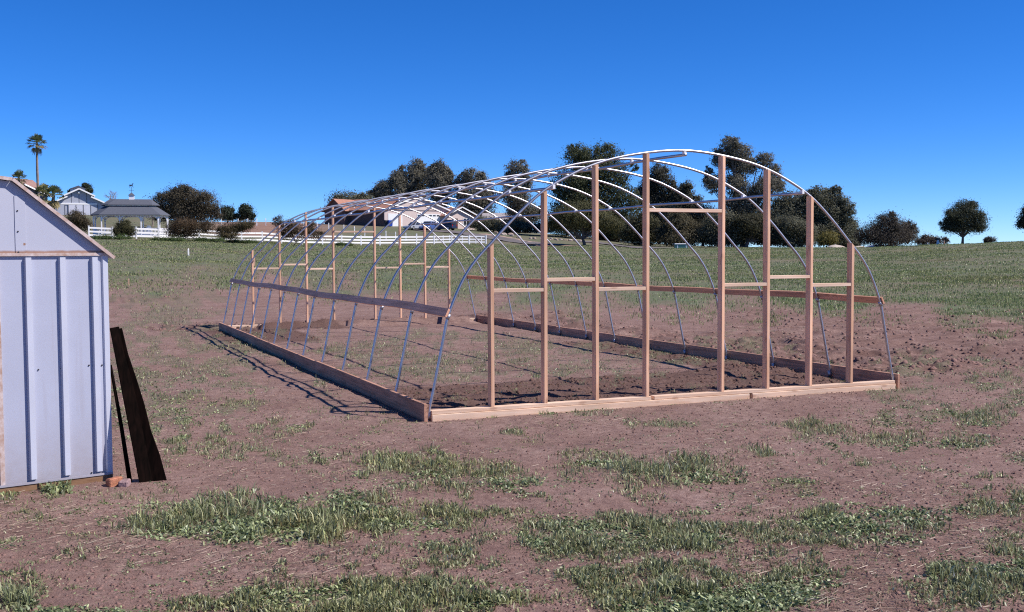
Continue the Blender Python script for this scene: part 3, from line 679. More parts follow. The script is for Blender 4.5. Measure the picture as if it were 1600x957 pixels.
# front corners seen at 167 and 249, chamfer to 261: half length 3.4 + chamfer 1.2
S139 = 139/FPX
def gq(x, y, z): return gc+GXv*x+GYv*y+np.array([0, 0, z])
HL, CH, HD = 41*S139, 13*S139, 2.6
plan = [(-HL, -HD), (HL, -HD), (HL+CH, -HD+1.3), (HL+CH, HD-1.3), (HL, HD), (-HL, HD), (-HL-CH, HD-1.3), (-HL-CH, -HD+1.3)]
FL = .15
EV = 2.72
b = MB(); b.prism([gq(x*1.02, y*1.02, -.4) for x, y in plan], (0, 0, .4+FL)); b.build('floor_deck', TRIMW, gb)
posts = plan+[(-HL+26*S139, -HD), (-HL+57*S139, -HD), (-HL+26*S139, HD), (-HL+57*S139, HD)]
for x, y in posts:
    b = MB(); o = gq(x, y, FL); b.frame_box(o-GXv*.07-GYv*.07, GXv*.14, GYv*.14, (0, 0, EV-FL)); b.build('post', TRIMW, gb)
ring = [plan[0], posts[8], posts[9]]+plan[1:5]+[posts[11], posts[10]]+plan[5:]
for i in range(len(ring)):
    p, q = ring[i], ring[(i+1) % len(ring)]
    A = gq(*p, 0); B = gq(*q, 0); ln = np.linalg.norm(B-A); u = (B-A)/ln
    if i not in (8,):
        b = MB()
        for h in (.28, .98): b.bar(A+u*.07+[0, 0, h], B-u*.07+[0, 0, h], .05, .07)
        n = int(ln/.16)
        for k in range(1, n): c = A+u*ln*k/n; b.frame_box(c+[-.02, -.02, .315], (.04, 0, 0), (0, .04, 0), (0, 0, .63))
        b.build('railing', TRIMW, gb)
    b = MB(); b.bar(A+u*.07+[0, 0, EV-.10], B-u*.07+[0, 0, EV-.10], .06, .2)
    for e, sg in ((A, 1), (B, -1)):
        for k in range(5):
            a0 = math.pi/2*k/5; a1 = math.pi/2*(k+1)/5; R = min(.55, ln*.4)
            pa = e+u*sg*(.07+R*(1-math.cos(a0)))+[0, 0, EV-.2-R*(1-math.sin(a0))]; pb = e+u*sg*(.07+R*(1-math.cos(a1)))+[0, 0, EV-.2-R*(1-math.sin(a1))]
            b.bar(pa, pb, .05, .09)
    b.build('arch_brace', TRIMW, gb)
def hip(sx0, sy0, z0, sx1, sy1, z1, th, name, m_):
    lo = [gq(x*sx0, y*sy0, z0) for x, y in plan]; hi = [gq(x*sx1, y*sy1, z1) for x, y in plan]
    b = MB(); dn = np.array([0, 0, -th]); n = 8
    b.add(lo+hi+[q+dn for q in lo]+[q+dn for q in hi], [(i, (i+1) % n, n+(i+1) % n, n+i) for i in range(n)]+[tuple(range(n, 2*n))]+[(i, 2*n+i, 2*n+(i+1) % n, (i+1) % n) for i in range(n)]+[(2*n+i, 3*n+i, 3*n+(i+1) % n, 2*n+(i+1) % n) for i in range(n)]+[tuple(range(3*n, 4*n))])
    return b.build(name, m_, gb)
hip(1.075, 1.15, EV-.02, .70, .56, EV+1.10, .1, 'lower_roof', SLATE)
b = MB(); b.prism([gq(x*.69, y*.55, EV+1.02) for x, y in plan], (0, 0, .30)); b.build('clerestory', TRIMW, gb)
hip(.79, .66, EV+1.27, .56, .08, EV+2.02, .08, 'upper_roof', SLATE)
cu = MB(); o = gq(.1, 0, EV+1.9); cu.frame_box(o-GXv*.32-GYv*.32, GXv*.64, GYv*.64, (0, 0, .62))
cup = cu.build('cupola', TRIMW, gb)
b = MB(); bs = [o+GXv*x+GYv*y+[0, 0, .62] for x, y in ((-.42, -.42), (.42, -.42), (.42, .42), (-.42, .42))]; b.add(bs+[o+[0, 0, 1.0]], [(0, 1, 4), (1, 2, 4), (2, 3, 4), (3, 0, 4), (3, 2, 1, 0)]); b.build('cupola_roof', SLATE, cup)
b = MB(); b.tube([o+[0, 0, .95], o+[0, 0, 1.75]], .025, 6); b.bar(o-GXv*.3+[0, 0, 1.25], o+GXv*.3+[0, 0, 1.25], .03, .03)
hs = [(-.46, .34), (-.36, .50), (-.1, .48), (.12, .50), (.24, .72), (.34, .74), (.46, .60), (.40, .56), (.30, .60), (.24, .36), (.34, .16), (.44, .02), (.36, .0), (.20, .20), (.12, .28), (-.12, .26), (-.22, .14), (-.34, .0), (-.42, .02), (-.30, .26), (-.38, .34), (-.50, .22)]
b.prism([o+GXv*(x*.62)+[0, 0, 1.62+z*.75]-GYv*.02 for x, z in hs], GYv*.04); b.build('horse_weathervane', BLK, cup)
# white garden chair inside the gazebo and a darker one
def chair(x, y, m_, label):
    o = gq(x, y, FL); ch = thing('garden_chair', o, label, 'chair')
    b = MB(); b.frame_box(o-GXv*.28-GYv*.25+[0, 0, .40], GXv*.56, GYv*.5, (0, 0, .05)); b.build('seat', m_, ch)
    b = MB(); pr = [(-.28, .45), (-.30, .95), (-.18, 1.18), (0, 1.24), (.18, 1.18), (.30, .95), (.28, .45)]
    b.prism([o+GXv*u_+GYv*.22+[0, 0, v_] for u_, v_ in pr], GYv*.05); b.build('backrest', m_, ch)
    for a in (-.25, .25):
        for c in (-.22, .22): b = MB(); b.bar(o+GXv*a+GYv*c, o+GXv*a+GYv*c+[0, 0, .40], .05, .05, up=(1, 0, 0)); b.build('leg', m_, ch)
chair(2.15, -.9, WHITE, 'white round backed chair standing inside the gazebo')

# ================================================================== BARN
BW = mat('grey blue barn siding', (.37, .39, .46), .7, var=.05, vscale=1)
BD = mat('pale barn door', (.55, .56, .64), .6, var=.04, vscale=1)
BT = mat('dark seam', (.12, .13, .16), .8)
bcen = at(127, 222); bcen[2] = gz(bcen[0], bcen[1])-.2
SB = 222/FPX
bn = thing('barn', bcen, 'pale grey barn with raised centre roof, white trim and sliding doors', 'barn')
BA = math.radians(5); BXv = np.array([math.cos(-YAW+.36+BA), math.sin(-YAW+.36+BA), 0]); BYv = np.array([-BXv[1], BXv[0], 0])
def bp_(u, z, y=0): return bcen+BXv*(u*SB)+BYv*y+np.array([0, 0, (337-z)*SB])    # u px from the centre, z photo row
def barn_poly(pts_, y0, dy, name, m_, par=bn): b = MB(); b.prism([bp_(u, z, y0) for u, z in pts_], BYv*dy); return b.build(name, m_, par)
barn_poly([(-45, 340), (45, 340), (45, 320), (18, 307.5), (18, 303.5), (0, 295.5), (-18, 303.5), (-18, 307.5), (-45, 320)], 0, 18, 'wall', BW)
def bslab(p, q, th, name, m_, over=.7):
    A = bp_(*p, -over); B = bp_(*q, -over); b = MB(); dn = np.cross(B-A, BYv); dn /= np.linalg.norm(dn); dn = dn if dn[2] > 0 else -dn
    b.frame_box(A, B-A, BYv*(18+2*over), dn*th); r = b.build(name, m_, bn)
    b = MB(); b.frame_box(A-dn*.12-BYv*.06, B-A, BYv*.05, dn*(th+.16)); b.build('fascia', WHITE, r)
bslab((-22, 305.5), (0, 294.8), .12, 'roof', SLATE); bslab((0, 294.8), (23, 306), .12, 'roof', SLATE)
bslab((17, 307), (47, 320.5), .12, 'roof', SLATE); bslab((-47, 320.5), (-17, 307), .12, 'roof', SLATE)
b = MB(); b.frame_box(bp_(-10, 297.6, 2), BXv*20*SB, BYv*3, (0, 0, .6)); cu2 = b.build('ridge_vent', WHITE, bn)
b = MB(); b.prism([bp_(-12, 293.6, 1.7), bp_(0, 288.8, 1.7), bp_(12, 293.6, 1.7)], BYv*3.6); b.build('vent_roof', SLATE, cu2)
barn_poly([(-27, 319.2), (26, 319.2), (26, 316.8), (-27, 316.8)], -.14, .13, 'door_track', WHITE)
for a, c, mm in ((-44, -33, BW), (-32, -21.5, BW), (-15.5, -5, BD), (-4.4, 5, BD), (6.4, 16, BD), (17, 26, BW)):
    barn_poly([(a, 337), (c, 337), (c, 319.5), (a, 319.5)], -.10, .09, 'sliding_door', mm)
for u in (-21, -15.8, -4.7, 5.7, 16.4, 26.4): barn_poly([(u-.5, 337), (u+.5, 337), (u+.5, 319.4), (u-.5, 319.4)], -.13, .028, 'door_gap', BT)
for u, t in ((-11, 301), (0, 297), (11, 301)): barn_poly([(u-.4, 316.5), (u+.4, 316.5), (u+.4, t), (u-.4, t)], -.03, .028, 'siding_seam', BT)
b = MB(); b.prism([bp_(-1.6, 301.6, -.5), bp_(1.6, 301.6, -.5), bp_(.8, 299, -.5), bp_(-.8, 299, -.5)], BYv*.48); b.build('barn_lamp', WHITE, bn)
b = MB(); b.prism([bp_(45.2, 338, 1), bp_(112, 338, 1), bp_(112, 320.5, 1), bp_(45.2, 320.5, 1)], BYv*8); lt = b.build('lean_to', BW, bn)
b = MB(); b.frame_box(bp_(45.2, 320.4, .4), BXv*68*SB, BYv*9.5, (0, 0, .22)); b.build('lean_to_roof', WHITE, lt)

# ================================================================== HOUSES
TILE = mat('clay roof tiles', (.33, .165, .12), .85, var=.18, vscale=1.5, bump=.5, bscale=5)
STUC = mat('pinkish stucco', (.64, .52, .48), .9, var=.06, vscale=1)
DARKW = mat('brown wall darkened for shade', (.13, .085, .075), .9, var=.15, vscale=1)  # shade of the house's unlit walls is put into this dark brown
WDOOR = mat('white garage door', (.82, .82, .82), .5)
GLASS = mat('dark window glass', (.03, .035, .045), .1, spec=.5)
DOORB = mat('brown door', (.10, .06, .045), .7)
hc = at(600, 200); hc[2] = gz(hc[0], hc[1])
ho = thing('ranch_house', hc, 'low house with orange clay tile roof and two white garage doors', 'house')
SH = 200/FPX
def face(col0, col1, d0, d1, z0):
    """wall frame from the point seen at col0 (depth d0) to col1 (depth d1)"""
    A = at(col0, d0); B = at(col1, d1); A[2] = B[2] = z0; return A, B
def wallpoly(A, B, out, pts_, th, name, m_, par):
    """pts (u 0..1 along A-B, z metres above the base); out = metres in front"""
    u = B-A; n = np.array([u[1], -u[0], 0]); n /= np.linalg.norm(n)
    b = MB(); b.prism([A+u*p+np.array([0, 0, q])+n*out for p, q in pts_], -n*th); return b.build(name, m_, par)
hz = hc[2]-.1
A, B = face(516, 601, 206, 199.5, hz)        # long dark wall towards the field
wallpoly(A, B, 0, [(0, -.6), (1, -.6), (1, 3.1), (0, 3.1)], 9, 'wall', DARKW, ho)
u = B-A; ul = np.linalg.norm(u); ud = u/ul; nn = np.array([ud[1], -ud[0], 0])
def slope(p0, p1, q0, q1, name, m_, par, th=.14):
    b = MB(); n_ = np.cross(p1-p0, q0-p0); n_ /= np.linalg.norm(n_); n_ = n_ if n_[2] > 0 else -n_
    b.hexa([p0, p1, q1, q0, p0+n_*th, p1+n_*th, q1+n_*th, q0+n_*th]); return b.build(name, m_, par)
up = lambda z: np.array([0, 0, z])
e0 = A-ud*.6+nn*.8+up(2.95); e1 = B+ud*.5+nn*.8+up(2.95); r0_ = A+ud*2.6-nn*4.5+up(5.25); r1_ = B+ud*.5-nn*4.5+up(5.25)
slope(e0, e1, r0_, r1_, 'roof', TILE, ho)
k0 = A-ud*.6-nn*9.8+up(2.95); k1 = B+ud*.5-nn*9.8+up(2.95)
slope(k0, k1, r0_, r1_, 'roof', TILE, ho); b = MB(); b.add([e0, k0, r0_], [(0, 1, 2)]); b.add([e0-up(.14), k0-up(.14), r0_-up(.14)], [(2, 1, 0)]); b.build('roof_end', TILE, ho)
# dark cross gable at its left end, facing the field
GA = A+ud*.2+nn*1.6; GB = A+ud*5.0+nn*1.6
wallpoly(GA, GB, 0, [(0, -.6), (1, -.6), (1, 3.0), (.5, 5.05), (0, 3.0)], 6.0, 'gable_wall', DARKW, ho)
gm = (GA+GB)/2
for s0 in (GA-ud*.4, GB+ud*.4):
    slope(s0+nn*.4+up(2.85), s0-nn*5.9+up(2.85), gm+nn*.4+up(5.2), gm-nn*5.9+up(5.2), 'gable_roof', TILE, ho)
# garage wing, lit side
A2, B2 = face(602, 702, 199.3, 206, hz)
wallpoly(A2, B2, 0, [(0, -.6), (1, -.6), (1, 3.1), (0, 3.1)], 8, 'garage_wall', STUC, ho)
wallpoly(A2, B2, .12, [(.01, 3.05), (.99, 3.05), (.50, 5.6)], 7, 'garage_gable', STUC, ho)
v = B2-A2; vl = np.linalg.norm(v); vd = v/vl; n2 = np.array([vd[1], -vd[0], 0]); pk = A2+vd*vl*.50+up(5.65)
for a in (-.03, 1.03): slope(A2+vd*vl*a+n2*.35+up(2.95), A2+vd*vl*a-n2*8+up(2.95), pk+n2*.35, pk-n2*8, 'garage_roof', TILE, ho)
for a in (-.03, 1.03):
    b = MB(); b.bar(A2+vd*vl*a+n2*.39+up(2.97), pk+n2*.39+up(.02), .06, .26); b.build('barge_board', WHITE, ho)
for p, q in ((.055, .27), (.50, .86)):
    gd = wallpoly(A2, B2, .05, [(p, -.3), (q, -.3), (q, 2.35), (p, 2.35)], .045, 'garage_door', WDOOR, ho)
    if p > .3:
        for k in range(6):
            a = p+(q-p)*(k+.15)/6; c = p+(q-p)*(k+.85)/6
            wallpoly(A2, B2, .07, [(a, 1.95), (c, 1.95), (c, 2.2), (a, 2.2)], .018, 'door_light', GLASS, gd)
# far wing with its own gable
A3, B3 = face(700, 742, 204, 207, gz(*at(720, 205)[:2])-.1)
wallpoly(A3, B3, 0, [(0, -.6), (1, -.6), (1, 2.6), (.5, 4.0), (0, 2.6)], 9, 'wing_wall', STUC, ho)
w = B3-A3; wl = np.linalg.norm(w); wd = w/wl; n3 = np.array([wd[1], -wd[0], 0]); pk = A3+wd*wl*.5+up(4.2)
for a in (-.14, 1.14): slope(A3+wd*wl*a+n3*.6+up(2.45), A3+wd*wl*a-n3*9+up(2.45), pk+n3*.6, pk-n3*9, 'wing_roof', TILE, ho)
for a in (-.14, 1.14): b = MB(); b.bar(A3+wd*wl*a+n3*.64+up(2.50), pk+n3*.64+up(.03), .06, .22); b.build('barge_board', WHITE, ho)
wallpoly(A3, B3, .04, [(.18, -.1), (.38, -.1), (.38, 2.1), (.18, 2.1)], .035, 'front_door', DOORB, ho)
wn_ = wallpoly(A3, B3, .06, [(.58, .8), (.82, .8), (.82, 2.2), (.58, 2.2)], .05, 'window', WHITE, ho)
for a, c in ((.60, .69), (.71, .80)): wallpoly(A3, B3, .075, [(a, .9), (c, .9), (c, 2.1), (a, 2.1)], .012, 'pane', GLASS, wn_)
m0 = A3-n3*6+wd*wl*.5
slope(A3+wd*wl*.3+n3*-1.2+up(2.6)-wd*2.2, A3+wd*wl*.3-n3*1.2+up(2.6), A3+wd*wl*.3-wd*2.2-n3*5.4+up(4.1), A3+wd*wl*.3-n3*5.4+up(4.1), 'link_roof', TILE, ho)
# roof and dark wall of the house behind the palms
GREYR = mat('red brown shingles', (.27, .16, .135), .9, var=.15, vscale=1.5)
NAVY = mat('slate blue wall', (.17, .18, .24), .9)  # dark blue wall of the farmhouse
A4, B4 = face(40, 78, 236, 244, alt(330, 60, 240))
fh = thing('farmhouse', A4, 'red brown roofed house half hidden behind the palms and the shed', 'house')
wallpoly(A4, B4, 0, [(0, -1), (1, -1), (1, 3.6), (0, 5.6)], 8, 'wall', NAVY, fh)
w = B4-A4; wl = np.linalg.norm(w); wd = w/wl; n4 = np.array([wd[1], -wd[0], 0])
slope(A4-wd*.5+n4*.8+up(5.6), B4+wd*1.2+n4*.8+up(3.0), A4-wd*.3-n4*4.2+up(7.2), B4+wd*.6-n4*4.2+up(7.0), 'roof', GREYR, fh)
b = MB(); b.bar(A4-wd*.5+n4*.85+up(5.55), B4+wd*1.2+n4*.85+up(2.95), .08, .30); b.build('fascia', WHITE, fh)
# grey roofed building beyond the driveway, between the trees
A5, B5 = face(756, 806, 226, 226, alt(371, 780, 226))
fb = thing('outbuilding', A5, 'low building with pale grey roof among the dark trees', 'building')
wallpoly(A5, B5, 0, [(0, -.5), (1, -.5), (1, 3.6), (0, 3.6)], 6, 'wall', DARKW, fb)
w = B5-A5; wl = np.linalg.norm(w); wd = w/wl; n5 = np.array([wd[1], -wd[0], 0]); PGR = mat('pale grey roofing', (.33, .30, .31), .9, var=.1, vscale=1)
slope(A5-wd*.6+n5*.7+up(3.5), B5+wd*.6+n5*.7+up(3.5), A5-wd*.2-n5*3+up(5.0), B5+wd*.2-n5*3+up(5.0), 'roof', PGR, fb)

# ================================================================== VEHICLES AND BINS
TYRE = mat('tyre rubber', (.02, .02, .02), .9); RIM = mat('wheel rim', (.5, .5, .52), .35, metal=.8)
HEADL = mat('headlight', (.75, .78, .8), .15); TAILL = mat('tail light', (.35, .02, .02), .3)
def paint(name, c): return mat(name, c, .28, spec=.6)
def car(col, d, ang, m_, label, Lc, Wc, H, suv, name='parked_car'):
    o = at(col, d); o[2] = gz(o[0], o[1]); t = thing(name, o, label, 'car' if not suv else 'car', 'cars parked by the house')
    a = -YAW-math.atan((col-800)/FPX)*1+ang; X = np.array([math.cos(a), math.sin(a), 0]); Y = np.array([-X[1], X[0], 0])
    P = lambda x, y, z: o+X*x+Y*y+up(z)
    h = Lc/2; b = MB()
    belt = .60*H if not suv else .58*H
    low = [(-h, .35), (-h+.05, belt*.92), (-h*.55, belt), (h*.35, belt), (h*.92, belt*.82), (h, belt*.6), (h, .32), (h*.72, .25), (-h*.72, .25)]
    b.prism([P(x, -Wc/2, z) for x, z in low], Y*Wc); b.build('body', m_, t, bevel=.05)
    b = MB(); tx0, tx1 = (-h*.92, h*.12) if suv else (-h*.5, h*.08); bx0, bx1 = (-h*.97, h*.42) if suv else (-h*.80, h*.45)
    wi = Wc/2-.06; wt = Wc/2-.20
    base = [P(bx0, -wi, belt-.02), P(bx1, -wi, belt-.02), P(bx1, wi, belt-.02), P(bx0, wi, belt-.02)]; top = [P(tx0, -wt, H), P(tx1, -wt, H), P(tx1, wt, H), P(tx0, wt, H)]
    b.hexa(base+top); cb = b.build('cabin', m_, t, bevel=.05)
    def pane(q, nm):
        c = sum(q)/4; n_ = np.cross(q[1]-q[0], q[3]-q[0]); n_ /= np.linalg.norm(n_)
        ctr = P(0, 0, belt+.2); n_ = n_ if np.dot(n_, c-ctr) > 0 else -n_
        qq = [c+(p-c)*.84+n_*.012 for p in q]; b = MB(); b.hexa(qq+[p+n_*.012 for p in qq]); b.build(nm, GLASS, cb)
    pane([base[1], base[2], top[2], top[1]], 'windscreen'); pane([base[3], base[0], top[0], top[3]], 'rear_window')
    for i0, i1 in ((0, 1), (3, 2)):
        mb_, mt_ = (base[i0]+base[i1])/2, (top[i0]+top[i1])/2
        pane([base[i0], mb_, mt_, top[i0]], 'side_window'); pane([mb_, base[i1], top[i1], mt_], 'side_window')
    for x in (-h*.62, h*.64):
        for s in (-1, 1):
            b = MB(); b.tube([P(x, s*(Wc/2-.2), .34), P(x, s*(Wc/2+.01), .34)], .34, 14); wh = b.build('wheel', TYRE, t, smooth=False)
            b = MB(); b.tube([P(x, s*(Wc/2+.011), .34), P(x, s*(Wc/2+.022), .34)], .21, 12); b.build('rim', RIM, wh)
    for s in (-1, 1):
        b = MB(); c = P(h+.002, s*(Wc/2-.28), belt*.66); b.frame_box(c-Y*.18-up(.08), X*.02, Y*.36, up(.16)); b.build('headlight', HEADL, t)
        b = MB(); c = P(-h-.012, s*(Wc/2-.16), belt*.80); b.frame_box(c-Y*.10-up(.14), X*.03, Y*.2, up(.28)); b.build('tail_light', TAILL, t)
    return t
car(648.5, 191, -2.2, paint('silver grey paint', (.30, .32, .37)), 'silver grey sedan parked nearest the white garage doors', 4.4, 1.75, 1.42, False)
car(670, 192.5, -1.9, paint('blue paint', (.06, .11, .30)), 'bright blue car between the silver and the navy one', 4.5, 1.8, 1.62, True)
car(694, 194, 2.6, paint('dark navy paint', (.025, .035, .075)), 'dark navy tall car parked closest to the house door', 4.6, 1.85, 1.85, True)
def bin_(col, d, m_, label):
    o = at(col, d); o[2] = gz(o[0], o[1]); t = thing('wheeled_bin', o, label, 'bin', 'wheeled bins by the garage'); b = MB(); X, Y = vd, n2
    q = lambda s, z: [o+X*(a*s)+Y*(c*s)+up(z) for a, c in ((-.36, -.36), (.36, -.36), (.36, .36), (-.36, .36))]
    b.hexa(q(.85, .05)+q(1.05, 1.05)); b.build('bin_body', m_, t)
    b = MB(); b.hexa(q(1.12, 1.055)+q(1.0, 1.16)); b.build('lid', m_, t)
    b = MB(); b.tube([o-X*.32-Y*.3+up(.13), o+X*.32-Y*.3+up(.13)], .12, 10); b.build('wheel', TYRE, t)
bin_(605.3, 198, mat('black plastic', (.03, .03, .035), .5), 'black wheeled bin at the dark corner of the house')
bin_(610.8, 197.6, mat('blue plastic', (.02, .07, .42), .5), 'blue wheeled bin in front of the white garage door')
# green box with a white lid at the edge of the field
GRN = mat('green enamel', (.10, .24, .19), .5)
o = at(1064, 151); o[2] = gz(o[0], o[1]); t = thing('utility_box', o, 'low green box with white lid in front of the dark trees', 'box')
X = np.array([*rt2, 0]); Y = np.array([*fw2, 0])
b = MB(); b.frame_box(o-X*.88-Y*.5-up(.05), X*1.8, Y*1, up(.62)); b.build('box_body', GRN, t, bevel=.03)
b = MB(); b.frame_box(o-X*.93-Y*.55+up(.572), X*1.9, Y*1.1, up(.14)); b.build('lid', WHITE, t, bevel=.04)
for s in (-.6, .6): b = MB(); b.frame_box(o+X*s-Y*.515+up(.05), X*.12, Y*.012, up(.45)); b.build('hinge_strip', WHITE, t)
# white edged roof beyond the crest, pale mound, distant posts
o = at(1376, 158); zt = alt(383.6, 1376, 158)
t = thing('storage_shed', o, 'low shed with white edged gable roof just showing over the crest', 'shed')
gzz = float(terrain(o[0], o[1])); hw = 1.55; O = np.array([o[0], o[1], gzz])
bw = MB(); zz = zt-gzz
bw.prism([O-X*hw*.9-up(.5), O+X*hw*.9-up(.5), O+X*hw*.9+up(zz-.38), O+up(zz-.12), O-X*hw*.9+up(zz-.38)], Y*3); bw.build('wall', DARKW, t)
for s in (-1, 1): slope(O+X*s*hw-Y*.3+up(zz-.42), O+X*s*hw+Y*3.3+up(zz-.42), O-Y*.3+up(zz), O+Y*3.3+up(zz), 'roof', WHITE, t, th=.12)
PALE = mat('pale sand', (.42, .36, .31), .95, var=.1, vscale=1)
def mound(col, d, wpx, ytop, ybase, label):
    s = d/FPX; o = at(col, d); z0 = float(terrain(o[0], o[1]))-.4; hgt = alt(ytop, col, d)-z0; R_ = wpx*s/2; b = MB(); n, k = 22, 7; vs = []; 
    for i in range(k):
        fr = i/(k-1); rr = R_*(1-fr)**.7*1.0; zz = hgt*(fr**.8)
        for j in range(n): an = 2*math.pi*j/n; q = 1+.12*math.sin(3*an+i)+.08*math.sin(5*an); vs.append((o[0]+rr*q*math.cos(an), o[1]+rr*q*.8*math.sin(an), z0+zz))
    b.add(vs, [(i*n+j, i*n+(j+1) % n, (i+1)*n+(j+1) % n, (i+1)*n+j) for i in range(k-1) for j in range(n)]+[tuple((k-1)*n+j for j in range(n))])
    tag(b.build('mound', PALE, smooth=True), label, 'mound', 'pale heaps behind the field')
mound(1305, 156, 46, 382.5, 388, 'pale sand heap left of the small yellow green bush')
mound(1342, 170, 44, 384.5, 388, 'low grey heap between the tall trees and the dark round tree')
def post_(col, d, yt, w, m_, label): 
    o = at(col, d); z0 = float(terrain(o[0], o[1])); b = MB(); b.frame_box((o[0]-w/2, o[1]-w/2, z0-.3), (w, 0, 0), (0, w, 0), (0, 0, alt(yt, col, d)-z0+.3)); b.frame_box((o[0]-w*.65, o[1]-w*.65, alt(yt, col, d)), (w*1.3, 0, 0), (0, w*1.3, 0), (0, 0, .05)); tag(b.build('post', m_), label, 'post')
post_(1449, 131, 380.2, .10, STK, 'short pale post on the crest left of the pump')
post_(1474.3, 131, 376.3, .13, STW, 'taller brownish post on the crest right of the pump')
o = at(1465, 133); z0 = float(terrain(o[0], o[1])); t = thing('pump', o, 'small black topped white pump on the crest of the field', 'pump')
b = MB(); b.tube([(o[0], o[1], z0-.2), (o[0], o[1], z0+.35), (o[0], o[1], z0+.55)], [.16, .16, .10], 10); b.build('pump_body', WHITE, t)
b = MB(); b.bar((o[0]-.35*rt2[0], o[1]-.35*rt2[1], z0+.66), (o[0]+.2*rt2[0], o[1]+.2*rt2[1], z0+.70), .22, .22); b.tube([(o[0], o[1], z0+.5), (o[0], o[1], z0+.75)], .06, 8); b.build('pump_head', BLK, t)

# boulders on the bank
STN = [mat('pale boulder', (.40, .33, .29), .9, var=.2, vscale=3), mat('tan boulder', (.33, .25, .20), .9, var=.25, vscale=3)]
def boulder(col, d, s, seed, mi):
    o = at(col, d); z0 = gz(o[0], o[1]); import bmesh
    bm = bmesh.new(); bmesh.ops.create_icosphere(bm, subdivisions=2, radius=1); r_ = np.random.default_rng(seed); k = r_.uniform(.7, 1.3, 3); ph = r_.uniform(0, 6, 3)
    for v_ in bm.verts:
        q = 1+.16*math.sin(3*v_.co.x+ph[0])+.14*math.sin(4*v_.co.y+ph[1])+.12*math.sin(5*v_.co.z+ph[2]); v_.co = Vector((o[0]+v_.co.x*q*s*k[0], o[1]+v_.co.y*q*s*k[1], z0+s*.25+v_.co.z*q*s*.62))
    me = bpy.data.meshes.new('boulder'); bm.to_mesh(me); bm.free(); me.materials.append(STN[mi]); ob = bpy.data.objects.new('boulder', me); COL.objects.link(ob); ORG[ob.name] = np.zeros(3)
    return ob
for i, (c, d, s) in enumerate([(800, 187, .55), (811, 182, .50), (829, 181, .42), (836, 180, .5), (846, 182, .4), (853, 181, .42), (862, 181, .38), (869, 180, .45), (877, 179, .4), (884, 180, .42), (891, 178, .45), (899, 178, .5), (907, 177, .4), (776, 193, .5), (787, 190, .6), (797, 191, .7), (871, 177, .3), (860, 178, .28)]):
    tag(boulder(c, d, s*.75, i, i % 2), 'pale boulder in the row of rocks on the bank above the driveway', 'boulder', 'boulders on the bank above the driveway')

# ================================================================== TREES
BARK = mat('grey brown bark', (.13, .10, .085), .95, var=.3, vscale=2)
PALEBARK = mat('pale bark', (.22, .18, .155), .95, var=.3, vscale=2)
LEAF = mat('tree leaves', (.05, .06, .035), .65, attr=True, spec=.25, trans=.45)
def leaf_quads(P, Nrm, size, rng, asp=1.6):
    n = len(P); a = rng.normal(size=(n, 3)); a -= Nrm*np.sum(a*Nrm, 1)[:, None]; a /= np.linalg.norm(a, axis=1)[:, None]+1e-9
    b = np.cross(Nrm, a); s = (size*rng.uniform(.6, 1.4, n))[:, None]
    a = a*s*asp*.5; b = b*s*.5
    bend = Nrm*s*rng.uniform(-.2, .2, n)[:, None]
    V = np.stack([P-a, P+b*.8+bend, P+a, P-b*.8+bend], 1).reshape(-1, 3)
    F = np.arange(4*n).reshape(n, 4); return V, F
def crown_points(ell, n, rng, clump=.16, per=26):
    n = int(n*3.0); clump = clump*1.25
    """leaf positions: clumps gathered in the outer part of each ellipsoid"""
    vol = np.array([e[3]*e[4]*e[5] for e in ell])**.75; vol /= vol.sum(); P = []; D = []; T = []
    for e, q in zip(ell, vol):
        c = np.array(e[:3]); R = np.array(e[3:6]); m_ = max(3, int(n*q/per))
        d = rng.normal(size=(m_, 3)); d /= np.linalg.norm(d, axis=1)[:, None]
        r = rng.uniform(.12, 1, m_)**.45*np.clip(rng.normal(1.0, .075, m_), .7, 1.14)
        cc = c+d*R*r[:, None]; tv = rng.uniform(.65, 1.4, m_)
        k = rng.integers(int(per*.5), int(per*1.5), m_)
        idx = np.repeat(np.arange(m_), k); rad = clump*(R.mean())*rng.uniform(.6, 1.5, m_)
        off = rng.normal(size=(len(idx), 3))*rad[idx][:, None]*np.array([1, 1, .8])
        P.append(cc[idx]+off); D.append(off/(rad[idx][:, None])+d[idx]*.8+[0, 0, .35]); T.append(tv[idx])
    return np.concatenate(P), np.concatenate(D), np.concatenate(T)
